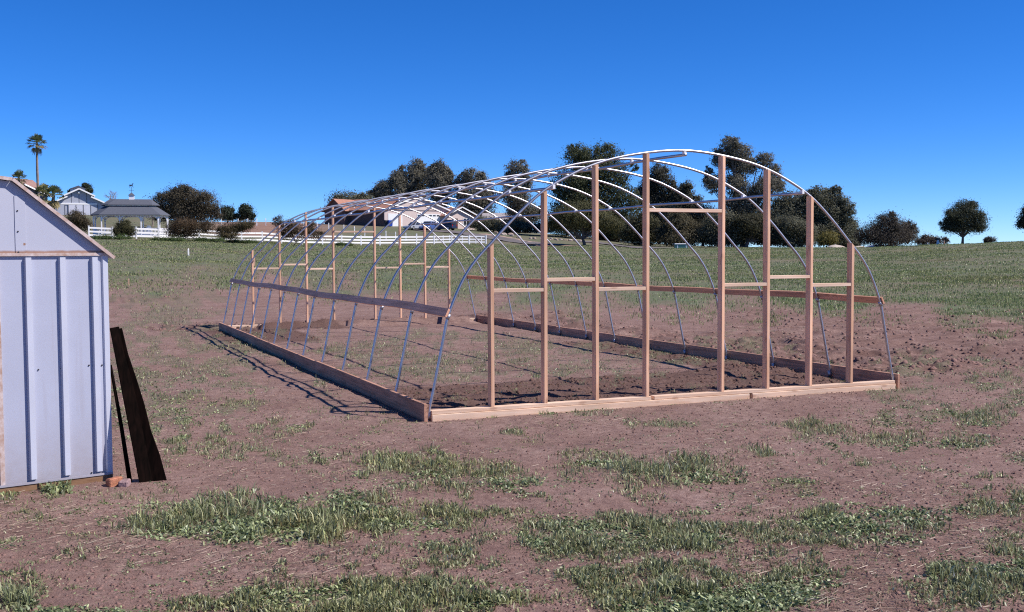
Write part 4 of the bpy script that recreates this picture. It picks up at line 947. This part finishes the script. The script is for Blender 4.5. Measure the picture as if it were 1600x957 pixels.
def make_tree(name, label, cat, d, blobs, tcol, n, leaf, col, group=None, base=None, bark=None, trunk_w=.30, seed=0, droop=0., clump=.16, trunk_top=None, col2=None, thin=1.0, per=26):
    """blobs (col, row, half width, half height) are sizes seen at depth d; built as round clumps of leaves there"""
    rng = np.random.default_rng(1000+seed); s = d/FPX; o = at(tcol, d); o[2] = gz(o[0], o[1])
    if base: o[2] = min(o[2], alt(base, tcol, d))
    root = thing(name, o, label, cat, group)
    ell = []
    for i, (c, y, rx, ry) in enumerate(blobs):
        dd = d+rng.uniform(-.6, .6)*rx*s*(1 if i else 0); p = CAM[:2]+fw2*dd+rt2*dd*(c-800)/FPX
        ell.append((p[0], p[1], max(alt(y, c, dd), o[2]+ry*s*.6), rx*s, rx*s*.9, ry*s))
    kids = []
    for e in ell:
        for k in range(3):
            q = rng.normal(size=3); q /= np.linalg.norm(q); q[2] = abs(q[2])*.9-.15; f_ = rng.uniform(.28, .5)
            kids.append((e[0]+q[0]*e[3]*.85, e[1]+q[1]*e[4]*.85, e[2]+q[2]*e[5]*.85, e[3]*f_, e[4]*f_, e[5]*f_*1.1))
    P, N_, T = crown_points([(*e[:3], e[3]*.93, e[4]*.93, e[5]*.93) for e in ell]+kids, n, rng, clump, per)
    N_ = N_+rng.normal(size=N_.shape)*.7; N_[:, 2] *= (1-droop); N_ /= np.linalg.norm(N_, axis=1)[:, None]+1e-9
    keep = P[:, 2] > o[2]+.05; P, N_, T = P[keep], N_[keep], T[keep]
    V, F = leaf_quads(P, N_, leaf*.54, rng)
    base_c = np.array(col); c2 = np.array(col2 if col2 else (col[0]*1.5, col[1]*1.25, col[2]*.9))
    mixv = np.clip(rng.normal(.3, .25, len(P)), 0, 1)[:, None]
    tint = (base_c*(1-mixv)+c2*mixv)*T[:, None]; tint = np.repeat(np.clip(tint, .004, .5), 4, 0)
    big_mesh('crown', V, [(4, F)], LEAF, root, tint)
    b = MB(); top = max(ell, key=lambda e: e[2]); big = max(ell, key=lambda e: e[3]*e[5])
    low = min(e[2]-e[5]*.5 for e in ell)
    fork = np.array([o[0], o[1], 0])*.6+np.array([big[0], big[1], 0])*.4; fork[2] = o[2]+max(.25*(big[2]-o[2]), .3)
    h = big[2]-o[2]
    b.tube([o-up(.3), o+(fork-o)*.35+[.02*h*.3, 0, 0], fork], [trunk_w*1.25, trunk_w*.95, trunk_w*.8], 8)
    ends = [np.array(e[:3]) for e in ell]
    for e in ell:
        for k in range(2): dirn = rng.normal(size=3); dirn /= np.linalg.norm(dirn); dirn[2] = abs(dirn[2]); ends.append(np.array(e[:3])+dirn*np.array(e[3:6])*.75)
    for e in ends:
        mid = fork*.5+e*.5+rng.normal(size=3)*h*.03+up(.04*h)
        w_ = trunk_w*rng.uniform(.35, .6); b.tube([fork-(fork-o)*.1, mid, e], [w_, w_*.55, w_*.12], 6, cap=False)
    b.build('trunk', bark or BARK, root, smooth=True)
    return root
EUC = (.135, .138, .120); DKG = (.110, .118, .088); OLV = (.095, .098, .050); BRN = (.085, .072, .052); PIN = (.040, .058, .040)
TG = 'tall trees behind the field'
make_tree('tree', 'round dark tree behind the left end of the house', 'tree', 222, [(548, 318, 34, 17), (530, 326, 18, 10), (568, 316, 18, 12)], 548, 5000, .42, DKG, TG, seed=1)
make_tree('eucalyptus', 'low sloping eucalyptus left of the pair of tall ones behind the house roof', 'tree', 240, [(605, 294, 17, 13), (620, 282, 12, 16), (600, 305, 20, 14), (626, 305, 14, 20)], 612, 5500, .42, EUC, TG, seed=2, droop=.4)
make_tree('eucalyptus', 'tall eucalyptus with rounded top rising over the middle of the house roof', 'tree', 242, [(652, 268, 15, 19), (643, 285, 18, 18), (664, 280, 12, 22), (650, 305, 20, 22), (630, 272, 7, 14)], 652, 7500, .42, EUC, TG, seed=3, droop=.4)
make_tree('eucalyptus', 'tall eucalyptus with twin tips just right of the round topped one', 'tree', 238, [(690, 268, 13, 17), (682, 282, 14, 18), (700, 284, 10, 22), (690, 305, 18, 24), (676, 268, 6, 10)], 690, 7000, .42, EUC, TG, seed=4, droop=.4)
make_tree('eucalyptus', 'broad dark eucalyptus behind the right part of the house', 'tree', 236, [(738, 278, 20, 15), (725, 290, 18, 16), (755, 288, 16, 14), (738, 312, 32, 22), (762, 312, 18, 20), (740, 340, 36, 22)], 740, 10000, .42, EUC, TG, seed=5, droop=.3)
make_tree('eucalyptus', 'narrow eucalyptus with a flat top, blue sky on both sides', 'tree', 218, [(808, 265, 17, 15), (800, 285, 15, 18), (822, 285, 12, 20), (808, 310, 24, 22), (820, 336, 30, 22)], 812, 8000, .38, EUC, TG, seed=6, droop=.3)
make_tree('eucalyptus', 'large dense flat topped tree behind the hoops left of the frame centre', 'tree', 196, [(905, 243, 25, 17), (945, 242, 28, 16), (925, 262, 44, 22), (890, 285, 30, 26), (960, 280, 28, 28), (925, 308, 52, 30), (868, 300, 14, 16), (975, 318, 28, 28), (885, 335, 34, 26), (990, 262, 8, 10), (935, 345, 40, 24), (900, 358, 44, 14), (965, 356, 30, 18)], 930, 26000, .36, (.060, .074, .042), TG, seed=7, trunk_w=.5, col2=(.125, .130, .055))
make_tree('eucalyptus', 'mid height eucalyptus beside the right of the large flat topped tree', 'tree', 214, [(1030, 278, 22, 22), (1015, 298, 22, 20), (1045, 298, 16, 20), (1030, 325, 34, 26)], 1030, 9000, .38, (.070, .074, .060), TG, seed=8, droop=.4)
make_tree('eucalyptus', 'shorter pointed eucalyptus left of the tallest tree', 'tree', 212, [(1072, 298, 13, 15), (1068, 316, 20, 18), (1085, 318, 14, 16), (1072, 342, 28, 22)], 1072, 7000, .38, (.070, .074, .056), TG, seed=9, droop=.3)
make_tree('eucalyptus', 'tallest eucalyptus, open lacy crown, right of the frame centre', 'tree', 202, [(1140, 228, 17, 15), (1155, 240, 22, 15), (1128, 250, 18, 18), (1160, 262, 30, 16), (1195, 252, 15, 14), (1208, 270, 14, 16), (1112, 285, 14, 20), (1150, 290, 22, 18), (1195, 292, 24, 18), (1165, 318, 34, 20), (1105, 268, 8, 8), (1218, 290, 8, 14)], 1160, 16000, .34, EUC, TG, seed=10, droop=.5, trunk_w=.5, clump=.15)
make_tree('tree', 'broad dark tree under the right shoulder of the tallest eucalyptus', 'tree', 196, [(1235, 318, 28, 20), (1215, 340, 32, 26), (1255, 335, 28, 28), (1235, 362, 40, 22)], 1240, 12000, .36, DKG, TG, seed=11)
make_tree('tree', 'tall dark tree at the right end of the wooded row', 'tree', 194, [(1280, 308, 22, 17), (1300, 312, 16, 20), (1318, 328, 16, 24), (1290, 335, 32, 26), (1320, 355, 18, 22), (1290, 362, 36, 22), (1306, 298, 9, 8)], 1298, 15000, .34, DKG, TG, seed=12)
UG = 'bushy lower trees along the field edge'
make_tree('tree', 'spreading olive green tree with its trunk in full view beside the driveway', 'tree', 156, [(905, 340, 44, 17), (878, 345, 26, 14), (935, 345, 30, 16), (915, 330, 30, 12), (955, 352, 22, 10), (862, 352, 14, 8)], 914, 14000, .24, OLV, UG, seed=13, trunk_w=.25, clump=.20)
make_tree('tree', 'dark bushy tree just right of the second path', 'tree', 176, [(1000, 350, 26, 18), (985, 362, 22, 14), (1018, 362, 24, 16), (1005, 372, 30, 14)], 1003, 8000, .30, (.075, .078, .046), UG, seed=14)
make_tree('tree', 'brownish bushy tree behind the green box', 'tree', 172, [(1060, 352, 28, 18), (1045, 365, 24, 14), (1080, 362, 24, 16), (1062, 374, 34, 12)], 1062, 9000, .30, (.085, .080, .052), UG, seed=15)
make_tree('tree', 'dark bushy tree under the tallest eucalyptus', 'tree', 170, [(1125, 350, 30, 20), (1110, 366, 26, 14), (1145, 362, 26, 18), (1128, 376, 36, 10)], 1128, 10000, .30, DKG, UG, seed=16)
make_tree('tree', 'many stemmed dark tree between the two right middle uprights', 'tree', 168, [(1175, 350, 26, 18), (1160, 364, 24, 14), (1196, 360, 26, 18), (1205, 374, 24, 10)], 1165, 9000, .30, (.065, .068, .044), UG, seed=17)
make_tree('tree', 'wide dark bushy tree behind the right half of the end wall', 'tree', 168, [(1230, 356, 28, 18), (1252, 364, 24, 16), (1215, 370, 26, 12), (1245, 378, 30, 8)], 1236, 9000, .30, DKG, UG, seed=18)
for i, (c, y, w_, dd, lab) in enumerate(((965, 350, 34, 203, 'dark filler tree behind the spreading olive green tree'), (1040, 338, 30, 206, 'dark tree in the belt behind the brownish bushy tree'), (1098, 340, 30, 208, 'dark tree in the belt left of the tallest eucalyptus trunk'), (1150, 344, 32, 206, 'dark tree in the belt below the tallest eucalyptus crown'), (1195, 346, 30, 204, 'dark tree in the belt between the tallest eucalyptus and the broad dark tree'), (1325, 362, 16, 200, 'small dark tree closing the right end of the wooded row'))):
    make_tree('tree', lab, 'tree', dd, [(c, y, w_, 20), (c-w_*.5, y+16, w_*.7, 18), (c+w_*.5, y+14, w_*.7, 18), (c, y+26, w_*1.1, 12)], c, 8000, .34, DKG if i % 2 else (.085, .082, .066), TG, seed=80+i)
make_tree('bush', 'small yellow green bush at the foot of the dark trees', 'bush', 160, [(1292, 372, 14, 9), (1284, 378, 10, 6), (1300, 378, 9, 6)], 1292, 2500, .22, (.16, .15, .05), UG, seed=19, trunk_w=.06, clump=.25)
make_tree('bush', 'low dark hedge like bush beside the grey roofed building', 'bush', 200, [(760, 352, 24, 12), (795, 356, 26, 11), (830, 358, 22, 10), (855, 358, 16, 8)], 800, 8000, .32, DKG, UG, seed=20, trunk_w=.1)
make_tree('tree', 'round dark brownish tree alone right of the wooded row', 'tree', 158, [(1388, 358, 34, 20), (1365, 366, 24, 16), (1412, 362, 20, 17), (1386, 344, 18, 12), (1392, 374, 38, 12), (1352, 376, 12, 8), (1391, 334, 5, 4), (1425, 356, 7, 6)], 1392, 12000, .22, (.062, .055, .046), None, seed=21, clump=.19, col2=(.10, .08, .058))
make_tree('tree', 'single rounded tree standing clear on the skyline', 'tree', 132, [(1505, 335, 26, 17), (1490, 350, 20, 12), (1525, 345, 18, 14), (1508, 324, 16, 12), (1530, 356, 14, 8), (1480, 357, 12, 6), (1502, 355, 26, 10)], 1503, 12000, .17, (.060, .072, .050), None, seed=22, trunk_w=.16, clump=.20)
make_tree('tree', 'dark tree cut off by the right edge of the picture', 'tree', 124, [(1615, 342, 26, 18), (1598, 350, 12, 10), (1606, 330, 12, 9), (1620, 330, 20, 12)], 1625, 8000, .17, (.036, .048, .036), None, seed=23, trunk_w=.18)
FB = 'distant bushes on the crest'
make_tree('bush', 'distant greyish bush behind the pump', 'bush', 178, [(1448, 375, 14, 7), (1438, 378, 9, 5), (1460, 377, 9, 7), (1476, 376, 6, 6)], 1448, 2200, .25, (.075, .062, .055), FB, seed=24, trunk_w=.06, clump=.28)
make_tree('bush', 'tiny distant bush right of the skyline tree', 'bush', 175, [(1548, 376, 9, 4), (1540, 377, 4, 4)], 1548, 700, .25, (.06, .055, .05), FB, seed=25, trunk_w=.05, clump=.3)
# left side
make_tree('tree', 'large brown green tree right of the gazebo', 'tree', 168, [(290, 310, 32, 18), (262, 318, 26, 17), (318, 318, 26, 20), (288, 298, 14, 10), (300, 335, 44, 16), (255, 335, 22, 14), (338, 332, 12, 16)], 296, 16000, .24, (.070, .064, .046), None, seed=26, clump=.18, col2=(.14, .11, .068))
pg = 'small pines on the bare slope'
for i, (bl, tc_, lab) in enumerate((([(357, 330, 10, 8), (352, 340, 8, 6), (364, 340, 8, 6)], 357, 'small dark pine beside the large brown green tree'), ([(386, 330, 10, 9), (378, 340, 8, 6), (394, 338, 7, 8), (384, 323, 5, 4)], 386, 'small dark pine alone on the bare slope, left of the greenhouse frame'))):
    make_tree('pine_tree', lab, 'tree', 205, bl, tc_, 1900, .34, PIN, pg, seed=30+i, trunk_w=.12, clump=.24)
sg = 'shrubs along the white fence'
make_tree('shrub', 'rounded brown green shrub in front of the barn', 'shrub', 126, [(122, 342, 15, 12), (114, 352, 14, 10), (132, 352, 13, 11)], 122, 4500, .15, (.075, .064, .042), sg, seed=33, trunk_w=.06, clump=.22)
make_tree('shrub', 'rounded green shrub hiding a post of the gazebo', 'shrub', 115, [(195, 355, 12, 10), (188, 363, 11, 8), (204, 362, 10, 8)], 196, 4500, .13, (.060, .062, .030), sg, seed=34, trunk_w=.05, clump=.22)
make_tree('shrub', 'straggly reddish shrub right of the gazebo', 'shrub', 117, [(290, 352, 22, 11), (272, 358, 14, 10), (308, 358, 18, 11), (285, 366, 24, 7), (325, 354, 12, 10)], 288, 5000, .14, (.085, .062, .040), sg, seed=35, trunk_w=.05, clump=.24)
make_tree('shrub', 'straggly olive shrub in front of the wire fence', 'shrub', 121, [(362, 358, 20, 9), (348, 362, 12, 8), (380, 354, 16, 8), (358, 369, 18, 5), (393, 351, 7, 6)], 362, 4500, .14, (.080, .068, .038), sg, seed=36, trunk_w=.05, clump=.24)
make_tree('shrub', 'straggly shrub behind the left hoops of the frame', 'shrub', 128, [(450, 355, 18, 11), (436, 347, 8, 10), (470, 362, 22, 10), (495, 368, 14, 7), (445, 368, 14, 6), (488, 352, 8, 9)], 460, 4500, .15, (.085, .068, .046), sg, seed=37, trunk_w=.05, clump=.26)
lg = 'low green weeds at the foot of the fence'
for i, (c, d, w_) in enumerate(((178, 112, 30), (265, 114, 28), (330, 117, 26), (380, 122, 26), (540, 136, 14))):
    make_tree('shrub', ('low green weeds at the fence below the gazebo shrub', 'low green weeds at the fence below the reddish shrub', 'low green weeds at the fence left of the olive shrub', 'low green weeds at the fence below the olive shrub', 'small dark weed clump at the fence behind the frame')[i], 'weeds', d, [(c-w_*.5, 378+i*1.6-1, w_*.5, 3.2), (c+w_*.4, 378+i*1.6, w_*.5, 2.6)], c, 1800, .14, (.07, .11, .04), lg, seed=50+i, trunk_w=.02, clump=.25)
# bare trees
def bare_tree(col, d, ytop, wpx, label, seed):
    rng = np.random.default_rng(seed); o = at(col, d); o[2] = gz(o[0], o[1]); s = d/FPX; h = alt(ytop, col, d)-o[2]; t = thing('bare_tree', o, label, 'tree', 'leafless trees'); b = MB(); tw = MB()
    def grow(p, dr, ln, r, lev):
        q = p+dr*ln; mid = p+dr*ln*.5+rng.normal(size=3)*ln*.05; (b if lev < 2 else tw).tube([p, mid, q], [r, r*.85, r*.7], 5 if lev < 2 else 3, cap=False)
        if lev == 5: return
        for k in range(3 if lev else 6):
            nd = dr+rng.normal(size=3)*.42*(1.25 if lev == 0 else 1)*(wpx*s/(h*.5))**.5; nd[2] = max(nd[2], .1); nd /= np.linalg.norm(nd); grow(p+(q-p)*rng.uniform(.65, 1), nd, ln*rng.uniform(.55, .78), r*.6, lev+1)
    grow(o-up(.2), np.array([0, 0, 1.0]), h*.34, .16, 0)
    b.build('trunk', PALEBARK, t, smooth=True); tw.build('twigs', PALEBARK, t, fix=False)
bare_tree(178, 232, 289, 32, 'leafless pale tree between barn and gazebo roof', 5)
bare_tree(240, 176, 296, 26, 'leafless grey tree at the left edge of the large brown green tree', 6)
make_tree('pine_tree', 'dark conifer top showing behind the barn roof', 'tree', 262, [(139, 292, 6, 5), (133, 298, 7, 4), (144, 299, 5, 4), (116, 300, 5, 3)], 137, 2200, .4, PIN, None, seed=60, clump=.26)

# palms
FROND = mat('palm fronds', (.05, .07, .03), .55, attr=True, spec=.3, trans=.2)
def palm(name, col, d, ycrown, wpx, label, nf, trunk_r, seed, skirt=0, group='fan palms behind the shed'):
    rng = np.random.default_rng(seed); s = d/FPX; o = at(col, d); o[2] = gz(o[0], o[1]); top = np.array([o[0], o[1], alt(ycrown, col, d)]); R = wpx*s/2
    t = thing(name, o, label, 'palm', group); V = []; F = []; C = []
    for i in range(nf):
        az = 2.39996*i+rng.uniform(-.3, .3); fr = i/nf; el = math.radians(82-132*fr**.9+rng.uniform(-8, 8))
        if i >= nf-skirt: el = math.radians(rng.uniform(-80, -62))
        dr = np.array([math.cos(az)*math.cos(el), math.sin(az)*math.cos(el), math.sin(el)]); sd = np.cross(dr, [0, 0, 1]); sd /= np.linalg.norm(sd)+1e-9; un = np.cross(sd, dr)
        pl = R*rng.uniform(.42, .56); hubp = top+dr*pl+up(-.05*R); w_ = .03*R
        k = len(V); V += [top-sd*w_, top+sd*w_, hubp+sd*w_, hubp-sd*w_]; F.append((k, k+1, k+2, k+3))
        tint = np.array([.095, .115, .050])*rng.uniform(.5, 1.4) if el > -.3 else np.array([.26, .21, .10])*rng.uniform(.6, 1.2)
        if rng.random() < .18: tint = np.array([.24, .23, .10])
        C += [tint]*4; nl = 11
        for j in range(nl):
            a = (j/(nl-1)-.5)*math.radians(190); ln = R*.54*(1-.25*abs(a)/1.6)*rng.uniform(.85, 1.1); ld = dr*math.cos(a)+sd*math.sin(a)+un*.12; lw = np.cross(ld, un); lw /= np.linalg.norm(lw)+1e-9
            m1 = hubp+ld*ln*.6; e = hubp+ld*ln-up(.16*ln*(1+abs(math.cos(el)))); w2 = R*.045
            k = len(V); V += [hubp, m1+lw*w2, e, m1-lw*w2]; F.append((k, k+1, k+2, k+3)); C += [tint*rng.uniform(.8, 1.15)]*4
    big_mesh('crown', np.array(V), [(4, np.array(F))], FROND, t, np.array(C))
    b = MB(); n = 14; H = top-o
    b.tube([o-up(.3)]+[o+H*i/n+np.array([.02*R*math.sin(i*.5), 0, 0]) for i in range(n+1)], [trunk_r*1.4]+[trunk_r*(1.25-.4*i/n) for i in range(n+1)], 10)
    b.build('trunk', PALEBARK, t, smooth=True); return t
palm('fan_palm', 63.5, 205, 225, 36, 'tall slender fan palm high against the blue sky', 30, .24, 71, skirt=3)
palm('fan_palm', 34, 214, 279, 30, 'fan palm with its crown just above the shed roof corner', 32, .26, 72, skirt=6)
palm('fan_palm', 87, 172, 306, 42, 'short fan palm beside the barn with hanging dry leaves', 32, .28, 73, skirt=10)
palm('fan_palm', 71, 182, 304, 40, 'short bushy fan palm under the tall slender one', 32, .28, 74, skirt=9)

# ================================================================== GRASS, STRAW, CLODS
GRASS = mat('grass blades', (.08, .11, .05), .45, attr=True, spec=.4, trans=.3)
def blades(x, y, z, h, w, tint, lean_, rng, curl=.35):
    n = len(x); an = rng.uniform(0, 2*math.pi, n); la = rng.uniform(0, 2*math.pi, n)
    wx = np.cos(an)*w/2; wy = np.sin(an)*w/2
    lx = np.cos(la)*lean_*h; ly = np.sin(la)*lean_*h; hz = h*np.sqrt(np.maximum(.05, 1-np.minimum(lean_, .97)**2))
    B = np.stack([x, y, z], 1); wv = np.stack([wx, wy, 0*wx], 1)
    M1 = B+np.stack([lx*.40, ly*.40, hz*.62], 1); T = B+np.stack([lx, ly, hz*(1-curl*lean_)], 1)
    V = np.stack([B-wv*.8, B+wv*.8, M1+wv, M1-wv, T], 1).reshape(-1, 3)
    i = np.arange(n)*5
    Q = np.stack([i, i+1, i+2, i+3], 1); R = np.stack([i+3, i+2, i+4], 1)
    return V, Q, R, np.repeat(tint, 5, 0)
def grass_tint(n, rng, px=None, py=None):
    a = np.array([.105, .135, .058]); b = np.array([.360, .365, .205]); c = np.array([.260, .290, .205]); k = rng.random((n, 1)); q = rng.random((n, 1))
    t = a*(1-k)+b*k; t = np.where(q < .35, t*.5+c*.5*(.7+.6*k), t); t = np.where(q > .93, np.array([.26, .21, .12])*(0.6+.6*k), t)
    return np.clip(t*np.exp(rng.normal(0, .38, (n, 1))), .01, .6)*np.array([1.0, 1.0, .92])
def ground_from_px(px, py):
    dirs = f3[None]+np.outer((px-800)/FPX, r3)-np.outer((py-478.5)/FPX, u3); t = -CAM[2]/dirs[:, 2]
    return CAM[0]+dirs[:, 0]*t, CAM[1]+dirs[:, 1]*t
def near_grass():
    rng = np.random.default_rng(91); N0 = 1120000
    px = rng.uniform(-420, 2080, N0); py = rng.uniform(486, 1030, N0); g, h = patch_density(px, py)
    # finer tufting
    x, y = ground_from_px(px, py); tuft = fbm(x*6, y*6, 501, 3)
    keep = rng.random(N0) < np.clip(g*1.2*(.16+2.4*np.clip(tuft-.33, 0, 1)), 0, 1)*.9
    x, y, px, py, h, g = x[keep], y[keep], px[keep], py[keep], h[keep], g[keep]
    n = len(x); d = np.hypot(x-CAM[0], y-CAM[1])
    broad = (fbm(x*2.1, y*2.1, 511, 3) > .53)
    hh = h*.85*rng.uniform(.3, 1.25, n)*(.40+.55*g)*(.55+1.1*np.clip(fbm(x*4, y*4, 531, 2), 0, 1)); ln = np.clip(np.abs(rng.normal(.55, .28, n)), 0, .95)
    hh = np.where(broad, hh*.55, hh); ln = np.where(broad, np.clip(rng.uniform(.5, .96, n), 0, .96), ln)
    w = np.maximum(np.where(broad, rng.uniform(.008, .018, n), rng.uniform(.004, .009, n)), d*.00034)
    # grass keeps out of the timber
    ok = ~((np.abs(y) < .07) & (x > -.06) & (x < W+.06)) & ~((np.abs(x+.027) < .04) & (y > -.1) & (y < L)) & ~((np.abs(x-W-.027) < .04) & (y > -.1) & (y < L))
    rel = np.stack([x-P0[0], y-P0[1]], 1); tt = rel@TL[:2]; oo = rel@NF[:2]; ok &= ~((tt > -.02) & (tt < SW) & (oo < .02) & (oo > -SDP))
    T = grass_tint(n, rng); T = np.where(broad[:, None], T*np.array([.9, 1.0, .95]), T)
    yl = np.clip((fbm(x*.5, y*.5, 521, 3)-.5)*3, 0, 1)[:, None]; T = T*(1-.3*yl)+T*np.array([1.35, 1.1, .7])*.3*yl
    x, y, hh, w, ln, T = x[ok], y[ok], hh[ok], w[ok], ln[ok], T[ok]
    V, Q, R, C = blades(x, y, ground_z(x, y)-.004, hh, w, T, ln, rng)
    o = big_mesh('grass', V, [(4, Q), (3, R)], GRASS, None, C); o['kind'] = 'stuff'; print('near blades', len(x))
near_grass()
def field_grass():
    rng = np.random.default_rng(92); n0 = 1060000
    c = rng.uniform(-380, 2040, n0); d = 1/rng.uniform(1/165, 1/20, n0); q = rng.random(n0) < .45; d = np.where(q, rng.uniform(40, 160, n0), d)
    x = CAM[0]+fw2[0]*d+rt2[0]*d*(c-800)/FPX; y = CAM[1]+fw2[1]*d+rt2[1]*d*(c-800)/FPX; z = terrain(x, y); px, py = to_px(x, y, z)
    fa = field_amount(x, y, px, py); cl = fbm(x*.55, y*.55, 601, 4); cl2 = fbm(x*.12, y*.12, 611, 3)
    lim = np.interp(c, [100, 300, 500, 760, 1000, 1340, 1470, 1600], [117, 122, 140, 155, 150, 152, 135, 125])
    keep = (rng.random(n0) < fa*np.clip((cl-.2)*2.2, .1, 1)*np.clip((cl2-.2)*2.4, .3, 1)) & (d < lim+2) & (py > 360)
    x, y, z, d, px, py = [a[keep] for a in (x, y, z, d, px, py)]; n = len(x)
    h = rng.uniform(.04, .12, n)*(.8+.5*fbm(x*.3, y*.3, 621, 2)); w = np.maximum(.005, d*.00052)*rng.uniform(.7, 1.4, n); ln = np.clip(np.abs(rng.normal(.4, .25, n)), 0, .9)
    T = grass_tint(n, rng); T = (.45*T+.55*T.mean(0))*np.array([.80, .91, .68]); hue = fbm(x*.2, y*.2, 631, 3)[:, None]; T = T*(1-.5*np.clip((hue-.45)*3, 0, 1))+T*np.array([1.25, .95, .8])*.5*np.clip((hue-.45)*3, 0, 1)
    V, Q, R, C = blades(x, y, ground_z(x, y)-.004, h, w, T, ln, rng)
    o = big_mesh('field_grass', V, [(4, Q), (3, R)], GRASS, None, C); o['kind'] = 'stuff'; print('field blades', n)
field_grass()
def straw():
    rng = np.random.default_rng(93); n0 = 80000; px = rng.uniform(-420, 2080, n0); py = 470+560*rng.random(n0)**1.1; x, y = ground_from_px(px, py); d = np.hypot(x-CAM[0], y-CAM[1])
    k = fbm(x*1.3, y*1.3, 701, 3); til = tilled(x, y); keep = (rng.random(n0) < np.clip((k-.40)*4, .04, 1)) & (til < .3)
    x, y, d = x[keep], y[keep], d[keep]; n = len(x); ln = rng.gamma(2.5, .014, n)+.012; an = rng.uniform(0, 2*math.pi, n); w = np.maximum(.0016, d*.00022)*rng.uniform(.6, 1.3, n); z = ground_z(x, y)+.004
    dx, dy = np.cos(an)*ln/2, np.sin(an)*ln/2; wx, wy = -np.sin(an)*w/2, np.cos(an)*w/2; t = rng.uniform(0, .12, n)*ln
    V = np.stack([np.stack([x-dx-wx, y-dy-wy, z], 1), np.stack([x-dx+wx, y-dy+wy, z+.002], 1), np.stack([x+dx+wx, y+dy+wy, z+t+.002], 1), np.stack([x+dx-wx, y+dy-wy, z+t], 1)], 1).reshape(-1, 3)
    T = np.array([.36, .27, .20])*rng.uniform(.35, 1.35, (n, 1)); o = big_mesh('dry_straw', V, [(4, np.arange(4*n).reshape(n, 4))], GRASS, None, np.repeat(T, 4, 0)); o['kind'] = 'stuff'
straw()
CLOD = mat('soil clods', (.10, .06, .05), .95, attr=True, spec=.1)
def clods():
    rng = np.random.default_rng(94); n0 = 270000; px = rng.uniform(-400, 2050, n0); py = rng.uniform(440, 1000, n0); x, y = ground_from_px(px, py); d = np.hypot(x-CAM[0], y-CAM[1])
    til = tilled(x, y); dis = disturbed(x, y, px, py); k = fbm(x*.8, y*.8, 801, 3); p = np.clip(.10+.45*til+.30*dis*np.clip((fbm(x*2, y*2, 805, 2)-.4)*4, 0, 1)+.10*np.clip((k-.5)*5, 0, 1), 0, 1)
    keep = rng.random(n0) < p; x, y, d, til, dis = x[keep], y[keep], d[keep], til[keep], dis[keep]; n = len(x)
    s = rng.gamma(2.0, .0058, n)*(1+.8*dis-.1*til)*np.clip(d/11, .6, 1.8); s = np.minimum(s, .018+.05*np.maximum(dis, til*.4))
    base = np.array([(1, 0, 0), (-.5, .87, 0), (-.5, -.87, 0), (.5, .4, .75), (-.6, .2, .7), (.1, -.6, .7), (0, 0, 1.0)]); tri = np.array([(0, 1, 3), (1, 4, 3), (1, 2, 4), (2, 5, 4), (2, 0, 5), (0, 3, 5), (3, 4, 6), (4, 5, 6), (5, 3, 6)])
    an = rng.uniform(0, 2*math.pi, n); ca, sa = np.cos(an), np.sin(an); B = base[None]*rng.uniform(.65, 1.35, (n, 7, 3)); X = (B[..., 0]*ca[:, None]-B[..., 1]*sa[:, None])*s[:, None]; Y = (B[..., 0]*sa[:, None]+B[..., 1]*ca[:, None])*s[:, None]
    V = np.stack([x[:, None]+X, y[:, None]+Y, (ground_z(x, y)-s*.15)[:, None]+B[..., 2]*s[:, None]*.75], -1).reshape(-1, 3); F = (tri[None]+(np.arange(n)*7)[:, None, None]).reshape(-1, 3)
    T = np.where((til > .3)[:, None], np.array([.115, .068, .056]), np.array([.19, .115, .10]))*rng.uniform(.7, 1.2, (n, 1)); o = big_mesh('soil_clods', V, [(3, F)], CLOD, None, np.repeat(T, 7, 0)); o['kind'] = 'stuff'; print('clods', n)
clods()
